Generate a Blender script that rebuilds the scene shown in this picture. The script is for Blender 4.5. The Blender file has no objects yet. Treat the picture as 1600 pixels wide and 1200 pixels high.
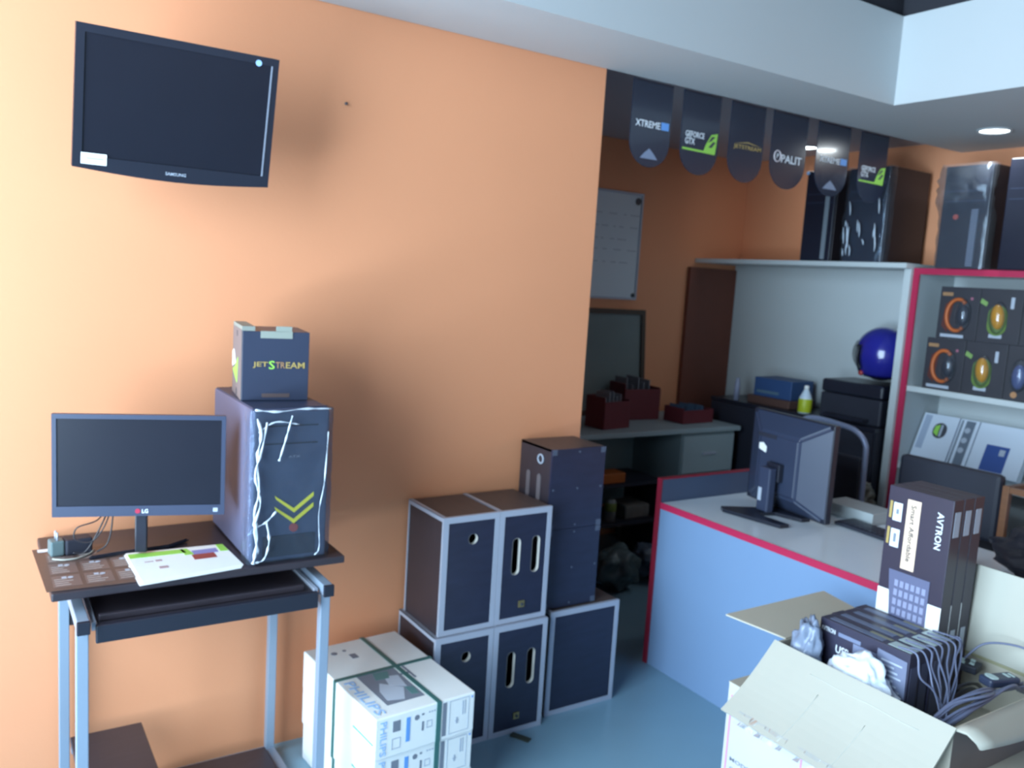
import bpy, bmesh, math, random
from mathutils import Vector, Matrix, noise
random.seed(7)
S = bpy.context.scene
COL = S.collection

# ------------------------------------------------------------------ camera
cam = bpy.data.cameras.new('camera')
camo = bpy.data.objects.new('camera', cam); COL.objects.link(camo)
cam.sensor_width = 36.0; cam.lens = 36.0 * 1326.17 / 1600.0
cam.clip_start = 0.02
# the phone camera focused a little short of the scene
cam.dof.use_dof = True; cam.dof.focus_distance = 0.9; cam.dof.aperture_fstop = 9.0
Rg = Vector((0.84143, -0.53679, 0.06203)); Dn = Vector((-0.015665, -0.138983, -0.990171)); Fw = Vector((0.540139, 0.832188, -0.125354))
mt = Matrix.Identity(4)
for i in range(3):
    mt[i][0] = Rg[i]; mt[i][1] = -Dn[i]; mt[i][2] = -Fw[i]
mt[2][3] = 1.5
camo.matrix_world = mt
S.camera = camo

# ------------------------------------------------------------------ world, daylight, exposure
W = bpy.data.worlds.new('world'); S.world = W; W.use_nodes = True
bg = W.node_tree.nodes['Background']
bg.inputs[0].default_value = (0.62, 0.80, 1.0, 1); bg.inputs[1].default_value = 1.0

def area_light(name, loc, rot, sx, sy, power, color):
    l = bpy.data.lights.new(name, 'AREA'); l.shape = 'RECTANGLE'; l.size = sx; l.size_y = sy
    l.energy = power; l.color = color
    o = bpy.data.objects.new(name, l); COL.objects.link(o); o.location = loc; o.rotation_euler = rot
    return o
# daylight entering through the open shop front (window_1)
area_light('daylight', (-1.56, 0.90, 1.70), (0, -math.pi / 2, 0), 2.7, 2.5, 315, (0.60, 0.82, 1.0))
# light thrown up by the sunlit pavement outside window_1
area_light('pavement_bounce', (-2.15, 0.40, 0.10), (0, -math.radians(140), 0), 0.9, 1.8, 130, (0.66, 0.84, 1.0))

S.view_settings.view_transform = 'Standard'
try: S.view_settings.look = 'None'
except Exception: pass
S.view_settings.gamma = 1.0; S.view_settings.use_curve_mapping = False
S.view_settings.exposure = 0.0
S.cycles.use_denoising = True
S.cycles.max_bounces = 8; S.cycles.transparent_max_bounces = 12
S.cycles.caustics_reflective = False; S.cycles.caustics_refractive = False
S.cycles.sample_clamp_indirect = 6.0

# ------------------------------------------------------------------ materials
MATS = {}
def mat(name, col, rough=0.5, metal=0.0, spec=0.5, emit=None, estr=0.0, var=0.0, vscale=8.0, bump=0.0, bscale=40.0, coat=0.0, stretch=None, alpha=None):
    if name in MATS: return MATS[name]
    m = bpy.data.materials.new(name); m.use_nodes = True
    nt = m.node_tree; b = nt.nodes['Principled BSDF']
    b.inputs['Base Color'].default_value = (*col, 1); b.inputs['Roughness'].default_value = rough
    b.inputs['Metallic'].default_value = metal; b.inputs['Specular IOR Level'].default_value = spec
    if coat: b.inputs['Coat Weight'].default_value = coat; b.inputs['Coat Roughness'].default_value = 0.08
    if emit: b.inputs['Emission Color'].default_value = (*emit, 1); b.inputs['Emission Strength'].default_value = estr
    if alpha is not None: b.inputs['Alpha'].default_value = alpha
    tc = None
    def coord(scale):
        nonlocal tc
        if tc is None: tc = nt.nodes.new('ShaderNodeTexCoord')
        mp = nt.nodes.new('ShaderNodeMapping'); nt.links.new(tc.outputs['Object'], mp.inputs[0])
        if stretch: mp.inputs['Scale'].default_value = stretch
        return mp.outputs[0]
    if var:
        n = nt.nodes.new('ShaderNodeTexNoise'); n.inputs['Scale'].default_value = vscale; n.inputs['Detail'].default_value = 4
        nt.links.new(coord(1), n.inputs['Vector'])
        mx = nt.nodes.new('ShaderNodeMix'); mx.data_type = 'RGBA'
        mx.inputs[6].default_value = (*[max(0, c * (1 - var)) for c in col], 1)
        mx.inputs[7].default_value = (*[min(1, c * (1 + var)) for c in col], 1)
        nt.links.new(n.outputs['Fac'], mx.inputs[0]); nt.links.new(mx.outputs[2], b.inputs['Base Color'])
    if bump:
        n2 = nt.nodes.new('ShaderNodeTexNoise'); n2.inputs['Scale'].default_value = bscale; n2.inputs['Detail'].default_value = 3
        nt.links.new(coord(1), n2.inputs['Vector'])
        bp = nt.nodes.new('ShaderNodeBump'); bp.inputs['Strength'].default_value = bump; bp.inputs['Distance'].default_value = 0.01
        nt.links.new(n2.outputs['Fac'], bp.inputs['Height']); nt.links.new(bp.outputs[0], b.inputs['Normal'])
    MATS[name] = m
    return m

def film(name, tint=(0.8, 0.9, 1.0), milky=0.10, scale=30.0, strength=0.9, rough=0.12):
    """thin clear plastic film: mostly see-through, glossy, a little milky, crinkled"""
    m = bpy.data.materials.new(name); m.use_nodes = True; nt = m.node_tree
    for n in list(nt.nodes): nt.nodes.remove(n)
    out = nt.nodes.new('ShaderNodeOutputMaterial')
    tr = nt.nodes.new('ShaderNodeBsdfTransparent'); tr.inputs[0].default_value = (0.96, 0.97, 1.0, 1)
    gl = nt.nodes.new('ShaderNodeBsdfGlossy'); gl.inputs['Roughness'].default_value = rough; gl.inputs[0].default_value = (*tint, 1)
    df = nt.nodes.new('ShaderNodeBsdfDiffuse'); df.inputs[0].default_value = (*tint, 1)
    tc = nt.nodes.new('ShaderNodeTexCoord')
    ns = nt.nodes.new('ShaderNodeTexNoise'); ns.inputs['Scale'].default_value = scale; ns.inputs['Detail'].default_value = 4; ns.inputs['Distortion'].default_value = 1.5
    nt.links.new(tc.outputs['Object'], ns.inputs['Vector'])
    bp = nt.nodes.new('ShaderNodeBump'); bp.inputs['Strength'].default_value = strength; bp.inputs['Distance'].default_value = 0.02
    nt.links.new(ns.outputs['Fac'], bp.inputs['Height'])
    nt.links.new(bp.outputs[0], gl.inputs['Normal'])
    fr = nt.nodes.new('ShaderNodeFresnel'); fr.inputs[0].default_value = 1.5
    nt.links.new(bp.outputs[0], fr.inputs['Normal'])
    ad = nt.nodes.new('ShaderNodeMath'); ad.operation = 'MULTIPLY'; ad.use_clamp = True; ad.inputs[1].default_value = 0.6
    nt.links.new(fr.outputs[0], ad.inputs[0])
    m1 = nt.nodes.new('ShaderNodeMixShader'); m1.inputs[0].default_value = milky
    nt.links.new(tr.outputs[0], m1.inputs[1]); nt.links.new(df.outputs[0], m1.inputs[2])
    m2 = nt.nodes.new('ShaderNodeMixShader'); nt.links.new(ad.outputs[0], m2.inputs[0])
    nt.links.new(m1.outputs[0], m2.inputs[1]); nt.links.new(gl.outputs[0], m2.inputs[2])
    nt.links.new(m2.outputs[0], out.inputs[0])
    MATS[name] = m
    return m

ORANGE = mat('orange_wall_paint', (0.78, 0.325, 0.165), 0.65, var=0.03, vscale=2.5, bump=0.03, bscale=90)
WHITE = mat('white_ceiling_paint', (0.52, 0.54, 0.55), 0.7, var=0.02, vscale=3)
DARKCEIL = mat('dark_ceiling', (0.02, 0.02, 0.028), 0.8, var=0.1)
FLOOR = mat('floor_tile', (0.22, 0.37, 0.47), 0.28, var=0.06, vscale=5)
BLACK = mat('black_plastic', (0.016, 0.018, 0.030), 0.32, var=0.15)  # bluish lift in the black stands in for veiling haze
BLACKM = mat('black_matt', (0.018, 0.020, 0.034), 0.6, var=0.15)  # same haze lift mixed into the matt black
SCREEN = mat('dark_screen', (0.012, 0.013, 0.022), 0.3, spec=0.35, var=0.1)
GREYBK = mat('dark_grey_plastic', (0.035, 0.045, 0.085), 0.42, var=0.1)
SILVER = mat('silver_trim', (0.44, 0.47, 0.56), 0.5, metal=0.2, var=0.05)
STEEL = mat('pale_steel_tube', (0.30, 0.37, 0.47), 0.4, metal=0.25, var=0.04)
LAMWOOD = mat('dark_brown_laminate', (0.035, 0.028, 0.036), 0.36, var=0.25, vscale=14, stretch=(1, 6, 1))
CASEFRONT = mat('case_front_skylight_tint', (0.018, 0.022, 0.048), 0.4, var=0.3, vscale=10, stretch=(1, 1, 5))  # front boards tinted blue to paint in reflected skylight and floor
CASETOP = mat('case_brown_stain', (0.085, 0.060, 0.055), 0.5, var=0.2, vscale=12, stretch=(6, 1, 1))
RAWEDGE = mat('raw_wood_edge', (0.55, 0.52, 0.47), 0.7, var=0.1)
BRASS = mat('brass', (0.45, 0.36, 0.16), 0.35, metal=0.8)
PAPERW = mat('white_card', (0.86, 0.86, 0.84), 0.5, var=0.02)
BLUEINK = mat('blue_ink', (0.14, 0.34, 0.75), 0.5)
PALEBLUE = mat('pale_blue_ink', (0.36, 0.56, 0.86), 0.5)
GREYINK = mat('grey_ink', (0.20, 0.22, 0.27), 0.5)
DARKINK = mat('dark_ink', (0.05, 0.055, 0.07), 0.5)
MIDGREY = mat('mid_grey_ink', (0.42, 0.46, 0.54), 0.5)
GREENINK = mat('green_ink', (0.10, 0.42, 0.30), 0.5)
LIME = mat('lime_ink', (0.30, 0.62, 0.09), 0.5)
LIMEPALE = mat('pale_lime_ink', (0.42, 0.72, 0.16), 0.5)
REDINK = mat('red_brown_ink', (0.32, 0.06, 0.05), 0.5)
PURPLEINK = mat('violet_ink', (0.25, 0.24, 0.50), 0.5)
PINKINK = mat('pink_ink', (0.58, 0.26, 0.38), 0.5)
WHITEINK = mat('white_ink', (0.80, 0.84, 0.90), 0.5)
GREYTXT = mat('grey_lettering', (0.24, 0.26, 0.32), 0.4)
GOLDINK = mat('gold_ink', (0.42, 0.30, 0.10), 0.4)
BRONZE = mat('bronze_ink', (0.36, 0.20, 0.10), 0.4)
YELLOW = mat('yellow_paint', (0.90, 0.84, 0.05), 0.4)
RED = mat('red_edge_band', (0.46, 0.020, 0.075), 0.45)
REDDARK = mat('dark_red_edge_band', (0.25, 0.014, 0.035), 0.45)
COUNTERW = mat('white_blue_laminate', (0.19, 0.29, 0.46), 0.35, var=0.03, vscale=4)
SHELFW = mat('white_melamine', (0.56, 0.60, 0.61), 0.45, var=0.03, vscale=4)
SHELFG = mat('grey_melamine', (0.46, 0.50, 0.52), 0.5, var=0.03)
ENDBROWN = mat('reddish_brown_sheet', (0.17, 0.05, 0.03), 0.6, var=0.1)
CARD = mat('cardboard', (0.52, 0.47, 0.38), 0.75, var=0.05, vscale=9)
CARDW = mat('pale_cardboard', (0.46, 0.44, 0.375), 0.7, var=0.04, vscale=7)
CARDPINK = mat('white_carton_print', (0.52, 0.52, 0.55), 0.65, var=0.02)
DESKG = mat('grey_desk_laminate', (0.30, 0.37, 0.40), 0.5, var=0.04)
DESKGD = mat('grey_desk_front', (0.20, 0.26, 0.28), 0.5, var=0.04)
MAROON = mat('maroon_card', (0.13, 0.018, 0.026), 0.6, var=0.1)
HELMET = mat('blue_gloss_shell', (0.020, 0.022, 0.26), 0.2, coat=0.6)
BLUEBOX = mat('blue_card', (0.03, 0.075, 0.20), 0.5, var=0.15)
BROWNWOOD = mat('varnished_wood', (0.20, 0.085, 0.04), 0.4, var=0.25, vscale=8, stretch=(1, 1, 6))
GLASSBOARD = mat('grey_board', (0.16, 0.19, 0.19), 0.35, var=0.06)
STRAPG = mat('green_packing_strap', (0.045, 0.15, 0.14), 0.4)
TAPE = mat('clear_tape', (0.76, 0.76, 0.86), 0.15, spec=0.8)
CABLE = mat('grey_cable', (0.16, 0.18, 0.28), 0.4)
CABLEB = mat('black_cable', (0.02, 0.02, 0.026), 0.4)
BAGW = mat('white_plastic_bag', (0.72, 0.78, 0.88), 0.35, var=0.04)
BAGG = mat('grey_plastic_bag', (0.20, 0.24, 0.33), 0.28, var=0.25, vscale=25)
FILM = film('clear_film', tint=(0.6, 0.78, 1.0), milky=0.03, scale=14, strength=0.5)
FILMM = film('milky_film', milky=0.04, scale=9, strength=0.4)
BLISTER = film('clear_blister', milky=0.03, scale=6, strength=0.2, rough=0.05)
YELLOWM = mat('yellow_mouse_shell', (0.55, 0.24, 0.008), 0.25, coat=0.5)
ORANGEP = mat('orange_print', (0.50, 0.12, 0.03), 0.5)
CREAM = mat('peach_strip', (0.85, 0.62, 0.46), 0.5)
LAMPW = mat('lamp_glow', (1, 1, 1), 0.5, emit=(0.85, 0.95, 1.0), estr=25.0)

# ------------------------------------------------------------------ mesh helpers
def new(): return bmesh.new()
def join(bm, other, M=None):
    if M is not None: bmesh.ops.transform(other, matrix=M, verts=other.verts)
    me = bpy.data.meshes.new('tmp'); other.to_mesh(me); other.free(); bm.from_mesh(me); bpy.data.meshes.remove(me)
def box(bm, x0, x1, y0, y1, z0, z1, bev=0.0, seg=2, M=None):
    t = new(); bmesh.ops.create_cube(t, size=1.0)
    for v in t.verts:
        v.co = Vector(((x0 + x1) / 2 + v.co.x * (x1 - x0), (y0 + y1) / 2 + v.co.y * (y1 - y0), (z0 + z1) / 2 + v.co.z * (z1 - z0)))
    if bev: bmesh.ops.bevel(t, geom=list(t.edges), offset=bev, segments=seg, affect='EDGES', profile=0.5)
    join(bm, t, M); return bm
def bx(*a, **k): return box(new(), *a, **k)
def prism(bm, pts, d, holes=None):
    """extrude planar loop pts (3d Vectors) by vector d, optional hole loops"""
    d = Vector(d); t = new(); loops = [pts] + (holes or [])
    edges = []
    for lp in loops:
        vs = [t.verts.new(Vector(p)) for p in lp]
        edges += [t.edges.new((vs[i], vs[(i + 1) % len(vs)])) for i in range(len(vs))]
    r = bmesh.ops.triangle_fill(t, use_beauty=True, use_dissolve=False, edges=edges)
    fs = [f for f in t.faces]
    e = bmesh.ops.extrude_face_region(t, geom=fs)
    bmesh.ops.translate(t, vec=d, verts=[v for v in e['geom'] if isinstance(v, bmesh.types.BMVert)])
    bmesh.ops.recalc_face_normals(t, faces=t.faces)
    join(bm, t); return bm
def tube(bm, pts, r, n=8, closed=False):
    P = [Vector(p) for p in pts]; N = len(P)
    rs = r if isinstance(r, (list, tuple)) else [r] * N
    prev = None; rings = []
    for i, p in enumerate(P):
        a = P[(i - 1) % N] if (closed or i > 0) else P[i]; b = P[(i + 1) % N] if (closed or i < N - 1) else P[i]
        t = (b - a).normalized()
        if prev is None:
            u = t.orthogonal().normalized()
        else:
            u = prev - t * prev.dot(t)
            u = u.normalized() if u.length > 1e-6 else t.orthogonal().normalized()
        prev = u; w = t.cross(u)
        rings.append([bm.verts.new(p + (u * math.cos(2 * math.pi * k / n) + w * math.sin(2 * math.pi * k / n)) * rs[i]) for k in range(n)])
    m = N if closed else N - 1
    for i in range(m):
        A, B = rings[i], rings[(i + 1) % N]
        for k in range(n):
            f = bm.faces.new((A[k], A[(k + 1) % n], B[(k + 1) % n], B[k])); f.smooth = True
    if not closed:
        bm.faces.new(rings[0][::-1]); bm.faces.new(rings[-1])
    return bm
def smoothpath(pts, k=6):
    P = [Vector(p) for p in pts]; out = []
    for i in range(len(P) - 1):
        p0 = P[max(i - 1, 0)]; p1 = P[i]; p2 = P[i + 1]; p3 = P[min(i + 2, len(P) - 1)]
        for j in range(k):
            t = j / k
            out.append(0.5 * ((2 * p1) + (-p0 + p2) * t + (2 * p0 - 5 * p1 + 4 * p2 - p3) * t * t + (-p0 + 3 * p1 - 3 * p2 + p3) * t ** 3))
    out.append(P[-1]); return out
def lathe(bm, prof, n=24, M=None):
    t = new(); rings = []
    for (r, z) in prof:
        rings.append([t.verts.new((r * math.cos(2 * math.pi * k / n), r * math.sin(2 * math.pi * k / n), z)) for k in range(n)])
    for i in range(len(rings) - 1):
        for k in range(n):
            f = t.faces.new((rings[i][k], rings[i][(k + 1) % n], rings[i + 1][(k + 1) % n], rings[i + 1][k])); f.smooth = True
    if prof[0][0] > 1e-5: t.faces.new(rings[0][::-1])
    if prof[-1][0] > 1e-5: t.faces.new(rings[-1])
    bmesh.ops.remove_doubles(t, verts=t.verts, dist=1e-6)
    join(bm, t, M); return bm
def ball(bm, c, rx, ry, rz, seg=20, M=None):
    t = new(); bmesh.ops.create_uvsphere(t, u_segments=seg, v_segments=max(8, seg // 2), radius=1.0)
    for v in t.verts: v.co = Vector((v.co.x * rx, v.co.y * ry, v.co.z * rz))
    for f in t.faces: f.smooth = True
    if M is not None: bmesh.ops.transform(t, matrix=M, verts=t.verts)
    bmesh.ops.translate(t, vec=Vector(c), verts=t.verts)
    join(bm, t); return bm
def stadium(u, v, hw, hh, n=8):
    pts = []
    for k in range(n + 1):
        a = math.pi * k / n; pts.append((u + hw * math.cos(a), v + (hh - hw) + hw * math.sin(a)))
    for k in range(n + 1):
        a = math.pi + math.pi * k / n; pts.append((u + hw * math.cos(a), v - (hh - hw) + hw * math.sin(a)))
    return pts
def circle(u, v, r, n=20): return [(u + r * math.cos(2 * math.pi * k / n), v + r * math.sin(2 * math.pi * k / n)) for k in range(n)]

SPLIT = {'tape', 'side_label', 'front_print', 'fine_print', 'caption_print', 'picture_detail', 'corner_fitting', 'cable', 'icon_print', 'icon_symbol', 'icon_bar', 'drive_bay', 'chevron', 'side_print', 'hole_print', 'small_print', 'header_print', 'label_print', 'frame_print', 'film_crease_glint', 'slot', 'cell_print', 'symbol_print', 'crease_line', 'bay_seam', 'writing'}
def islands(bm):
    seen = set(); out = []
    for v in bm.verts:
        if v in seen: continue
        st = [v]; seen.add(v); g = []
        while st:
            a = st.pop(); g.append(a)
            for e in a.link_edges:
                o = e.other_vert(a)
                if o not in seen: seen.add(o); st.append(o)
        out.append(g)
    return out
def obj(name, bm, m, parent=None, label=None, kind=None, smooth=False):
    if name in SPLIT and parent is not None:
        isl = islands(bm)
        if len(isl) > 1:
            res = None
            for g in isl:
                t = bmesh.new(); mp = {v: t.verts.new(v.co) for v in g}
                for f in {f for v in g for f in v.link_faces}:
                    try: nf = t.faces.new([mp[v] for v in f.verts]); nf.smooth = f.smooth
                    except ValueError: pass
                res = obj1(name, t, m, parent, label, kind, smooth)
            bm.free(); return res
    return obj1(name, bm, m, parent, label, kind, smooth)
def obj1(name, bm, m, parent=None, label=None, kind=None, smooth=False):
    me = bpy.data.meshes.new(name); bm.normal_update()
    if smooth:
        for f in bm.faces: f.smooth = True
    bm.to_mesh(me); bm.free(); me.materials.append(m)
    o = bpy.data.objects.new(name, me); COL.objects.link(o)
    if parent is not None: o.parent = parent
    if label: o['label'] = label
    if kind: o['kind'] = kind
    return o
def tag(o, label, cat, group=None, kind=None):
    o['label'] = label; o['category'] = cat
    if group: o['group'] = group
    if kind: o['kind'] = kind
    return o
def thing(name, label, cat, loc=(0, 0, 0), rz=0.0, group=None, rx=0.0, ry=0.0):
    o = bpy.data.objects.new(name, None); COL.objects.link(o); o.empty_display_size = 0.05
    o.location = loc; o.rotation_euler = (rx, ry, rz)
    return tag(o, label, cat, group)
def struct(name, bm, m, label=None):
    o = obj(name, bm, m); o['kind'] = 'structure'
    if label: o['label'] = label
    return o
def copy_tree(root, loc, rz=None, label=None, group=None):
    r = root.copy(); COL.objects.link(r); r.location = loc
    if rz is not None: r.rotation_euler = (0, 0, rz)
    if label: r['label'] = label
    if group: r['group'] = group
    for ch in list(root.children):
        c = ch.copy(); COL.objects.link(c); c.parent = r
        for g in list(ch.children):
            d = g.copy(); COL.objects.link(d); d.parent = c
    return r

class Face:
    """a flat printed face: origin, u and v directions; normal = u x v"""
    def __init__(s, o, u, v):
        s.o = Vector(o); s.u = Vector(u).normalized(); s.v = Vector(v).normalized(); s.n = s.u.cross(s.v)
    def p(s, a, b, h=0.0): return s.o + s.u * a + s.v * b + s.n * h
    def poly(s, bm, pts, h=0.0008, base=0.0): return prism(bm, [s.p(a, b, base) for a, b in pts], s.n * h)
    def rect(s, bm, a0, b0, a1, b1, h=0.0008, base=0.0): return s.poly(bm, [(a0, b0), (a1, b0), (a1, b1), (a0, b1)], h, base)
    def ring(s, bm, a0, b0, a1, b1, w, h=0.0008):
        s.rect(bm, a0, b0, a1, b0 + w, h); s.rect(bm, a0, b1 - w, a1, b1, h)
        s.rect(bm, a0, b0 + w, a0 + w, b1 - w, h); s.rect(bm, a1 - w, b0 + w, a1, b1 - w, h); return bm
    def text(s, name, txt, a, b, width, height, m, parent, vert=False, h=0.0009, label=None):
        c = bpy.data.curves.new('tmp', 'FONT'); c.body = txt; c.extrude = 0.0004; c.resolution_u = 2; c.offset = 0.012
        o = bpy.data.objects.new('tmp', c); me = bpy.data.meshes.new_from_object(o)
        xs = [v.co.x for v in me.vertices]; ys = [v.co.y for v in me.vertices]
        x0, x1, y0, y1 = min(xs), max(xs), min(ys), max(ys)
        for v in me.vertices:
            q = ((v.co.x - x0) / (x1 - x0) - 0.5) * width; r = ((v.co.y - y0) / (y1 - y0) - 0.5) * height
            hh = h + (0.0004 if v.co.z > 0 else 0.0)
            P = s.p(a + q, b + r, hh) if not vert else s.p(a + r, b - q, hh)   # vert: reads downwards
            v.co = P
        me.materials.clear(); me.materials.append(m); me.name = name
        t = bpy.data.objects.new(name, me); COL.objects.link(t); t.parent = parent
        if label: t['label'] = label
        bpy.data.objects.remove(o); bpy.data.curves.remove(c)
        return t
def front(x0, y, z0): return Face((x0, y, z0), (1, 0, 0), (0, 0, 1))       # faces -Y
def leftf(x, y1, z0): return Face((x, y1, z0), (0, -1, 0), (0, 0, 1))       # faces -X, u runs towards -Y
def topf(x0, y0, z): return Face((x0, y0, z), (1, 0, 0), (0, 1, 0))

# ================================================================== THE ROOM
WY = 2.462
struct('floor', bx(-1.75, 4.25, -3.1, 3.95, -0.06, 0.0), FLOOR, 'pale blue grey tiled floor')
struct('wall_partition', bx(-1.65, 1.912, WY, 2.56, 0.0, 2.30), ORANGE, 'orange painted partition wall')
struct('wall_back', bx(0.9, 4.25, 3.825, 3.95, 0.0, 2.45), ORANGE, 'orange back wall of the rear room')
struct('wall_inner', bx(0.8, 0.9, 2.56, 3.95, 0.0, 2.45), ORANGE)
struct('wall_right', bx(4.152, 4.25, -3.1, 3.825, 0.0, 2.60), ORANGE, 'orange side wall behind the shelves')
struct('wall_rear', bx(-1.75, 4.25, -3.1, -3.0, 0.0, 3.5), mat('white_rear_wall', (0.75, 0.75, 0.74), 0.8))
t = new()
box(t, -1.75, -1.65, -3.0, -0.8, 0, 3.5); box(t, -1.75, -1.65, 2.2, 2.56, 0, 3.5)
box(t, -1.75, -1.65, -0.8, 2.2, 3.3, 3.5); box(t, -1.75, -1.65, -0.8, 2.2, 0, 0.12)
struct('wall_left', t, WHITE)
t = new()
for y in (-0.8, 2.15): box(t, -1.73, -1.66, y, y + 0.05, 0.12, 3.3)
box(t, -1.73, -1.66, -0.8, 2.2, 3.25, 3.3); box(t, -1.73, -1.66, -0.8, 2.2, 0.12, 0.17)
struct('window_1', t, SILVER, 'open shop front')
struct('ceiling', bx(-1.75, 4.25, -3.1, 2.56, 3.5, 3.58), DARKCEIL, 'black ceiling above the dropped border')
struct('trim_1', bx(-1.65, 4.152, 2.08, 2.458, 2.244, 2.572), WHITE, 'white dropped ceiling beam along the partition')
struct('trim_2', bx(3.02, 4.152, -3.0, 2.08, 2.244, 2.572), WHITE, 'white dropped ceiling border with downlight')
struct('ceiling_rear', bx(0.8, 4.152, 2.46, 3.825, 2.302, 2.40), mat('rear_ceiling_paint', (0.50, 0.50, 0.56), 0.8), 'grey ceiling of the rear room')

struct('wall_upper_rear', bx(-1.65, 4.25, 2.10, 2.14, 2.573, 3.5), DARKCEIL, 'black upper wall above the white beam')
struct('wall_upper_right', bx(3.04, 3.08, -3.0, 2.10, 2.573, 3.5), DARKCEIL, 'black upper wall above the white border')
def downlight(loc, r, label, power):
    t = thing('ceiling_light', label, 'ceiling light', loc)
    b = new(); lathe(b, [(r * 1.02, -0.0005), (r * 1.18, -0.001), (r * 1.2, -0.006), (r * 1.05, -0.009), (r * 1.0, -0.002)], 28)
    obj('trim_ring', b, WHITE, t)
    b = new(); lathe(b, [(0.0001, -0.004), (r, -0.003), (r, -0.001), (0.0001, -0.001)], 28); obj('diffuser', b, LAMPW, t)
    l = bpy.data.lights.new('downlight', 'AREA'); l.shape = 'DISK'; l.size = r * 1.8; l.energy = power; l.color = (0.88, 0.96, 1.0)
    o = bpy.data.objects.new('downlight', l); COL.objects.link(o); o.location = (loc[0], loc[1], loc[2] - 0.012)
    return t
downlight((3.69, 2.05, 2.244), 0.058, 'round white recessed downlight in the dropped ceiling border', 2.0)
downlight((3.884, 3.172, 2.302), 0.050, 'round recessed downlight in the rear room ceiling seen between banners', 0.10)

t = new(); lathe(t, [(0.0001, 0.006), (0.004, 0.006), (0.004, 0.0), (0.0025, 0.0), (0.0025, -0.004), (0.0001, -0.004)], 10, Matrix.Translation((0.952, 2.4585, 1.974)) @ Matrix.Rotation(math.pi / 2, 4, 'X'))
tag(obj('wall_screw', t, DARKINK), 'small dark screw head on bare orange wall beside wall monitor', 'screw')

# ================================================================== WALL MONITOR
Ztop, Zbot = 1.998, 1.688
ang = math.atan2(0.08, 0.31)
tv = thing('wall_monitor', 'black flat monitor tilted downward, mounted high on the orange wall', 'monitor', (0.441, 2.262, Zbot), 0, rx=ang)
hw = 0.2285; H = 0.320
out = [(-hw, 0.003), (hw, 0.003), (hw - 0.002, H), (-hw + 0.002, H)]
bot = [(-hw + 2 * hw * k / 10, 0.003 - 0.013 * math.sin(math.pi * k / 10)) for k in range(1, 10)]
outl = [(-hw, 0.003)] + bot + [(hw, 0.003), (hw - 0.002, H), (-hw + 0.002, H)]
sx, s0, s1 = hw - 0.020, 0.030, H - 0.018
F = front(0, 0, 0)
b = new(); prism(b, [F.p(a, c) for a, c in outl], (0, 0.022, 0), [[F.p(a, c) for a, c in [(-sx, s0), (sx, s0), (sx, s1), (-sx, s1)]]])
obj('bezel', b, BLACK, tv)
obj('screen', bx(-sx, sx, 0.003, 0.02, s0, s1), SCREEN, tv)
b = bx(-hw + 0.02, hw - 0.02, 0.022, 0.05, 0.03, H - 0.03, bev=0.01); obj('rear_housing', b, BLACKM, tv)
b = new(); F.rect(b, sx - 0.001, s0, sx + 0.003, s1, 0.0015); obj('bezel_glow_strip', b, GREYTXT, tv, 'thin grey strip painted for glow on the bezel edge')  # grey strip paints the glow on the inner bezel edge
b = new(); F.rect(b, -hw + 0.018, 0.012, -hw + 0.073, 0.038, 0.001); st = obj('sticker', b, PAPERW, tv, 'white paper sticker')
b = new(); F.rect(b, -hw + 0.030, 0.024, -hw + 0.066, 0.0275, 0.0014); F.rect(b, -hw + 0.032, 0.0185, -hw + 0.058, 0.0205, 0.0014); obj('print', b, MIDGREY, st)
b = new(); F.poly(b, circle(hw - 0.052, H - 0.016, 0.0075, 14), 0.001); obj('round_sticker', b, PALEBLUE, tv, 'small round blue sticker')
F.text('logo', 'SAMSUNG', 0.0, 0.010, 0.048, 0.0075, MIDGREY, tv)
# wall arm
b = new(); Mi = Matrix.Translation(Vector((0, 0, 0)))
ia = Matrix.Rotation(-ang, 4, 'X')
box(b, -0.05, 0.05, 0.05, 0.056, 0.11, 0.21)
t2 = new(); box(t2, -0.02, 0.02, 0.055, 0.17, 0.145, 0.175); join(b, t2)
arm = obj('mount_arm', b, BLACKM, tv)
b = new(); box(b, -0.05, 0.05, 0.182, 0.196, 0.10, 0.25, 0.002, M=None)
bmesh.ops.transform(b, matrix=ia, verts=b.verts); obj('wall_plate', b, BLACKM, tv)

# ================================================================== COMPUTER TABLE
tb = thing('computer_table', 'small dark topped computer table on pale steel legs against orange wall', 'table', (0.486, 2.23, 0))
def T(x0, x1, y0, y1, z0, z1, bev=0.0): return bx(x0 - 0.486, x1 - 0.486, y0 - 2.23, y1 - 2.23, z0, z1, bev=bev)
obj('tabletop', T(0.147, 0.825, 2.020, 2.448, 0.730, 0.75, 0.004), LAMWOOD, tb)
for x0, x1 in ((0.192, 0.217), (0.749, 0.774)):
    obj('leg', T(x0, x1, 2.400, 2.425, 0.0, 0.730, 0.002), STEEL, tb)
    obj('leg', T(x0, x1, 1.982, 2.007, 0.0, 0.669, 0.002), STEEL, tb)
    r = obj('side_rail', T(x0, x1, 1.968, 2.40, 0.670, 0.698, 0.002), STEEL, tb)
    obj('end_cap', T(x0 - 0.001, x1 + 0.001, 1.958, 1.968, 0.669, 0.699, 0.002), BLACK, r)
    obj('foot_rail', T(x0, x1, 1.99, 2.415, 0.005, 0.03, 0.002), STEEL, tb)
obj('back_rail', T(0.2175, 0.7485, 2.403, 2.422, 0.005, 0.026, 0.002), STEEL, tb)
obj('modesty_panel', T(0.218, 0.748, 2.404, 2.420, 0.515, 0.729), LAMWOOD, tb)
tr = obj('keyboard_tray', T(0.236, 0.732, 1.985, 2.36, 0.664, 0.678, 0.002), LAMWOOD, tb)
obj('front_lip', T(0.230, 0.738, 1.970, 1.984, 0.640, 0.682, 0.003), BLACK, tr)
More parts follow.
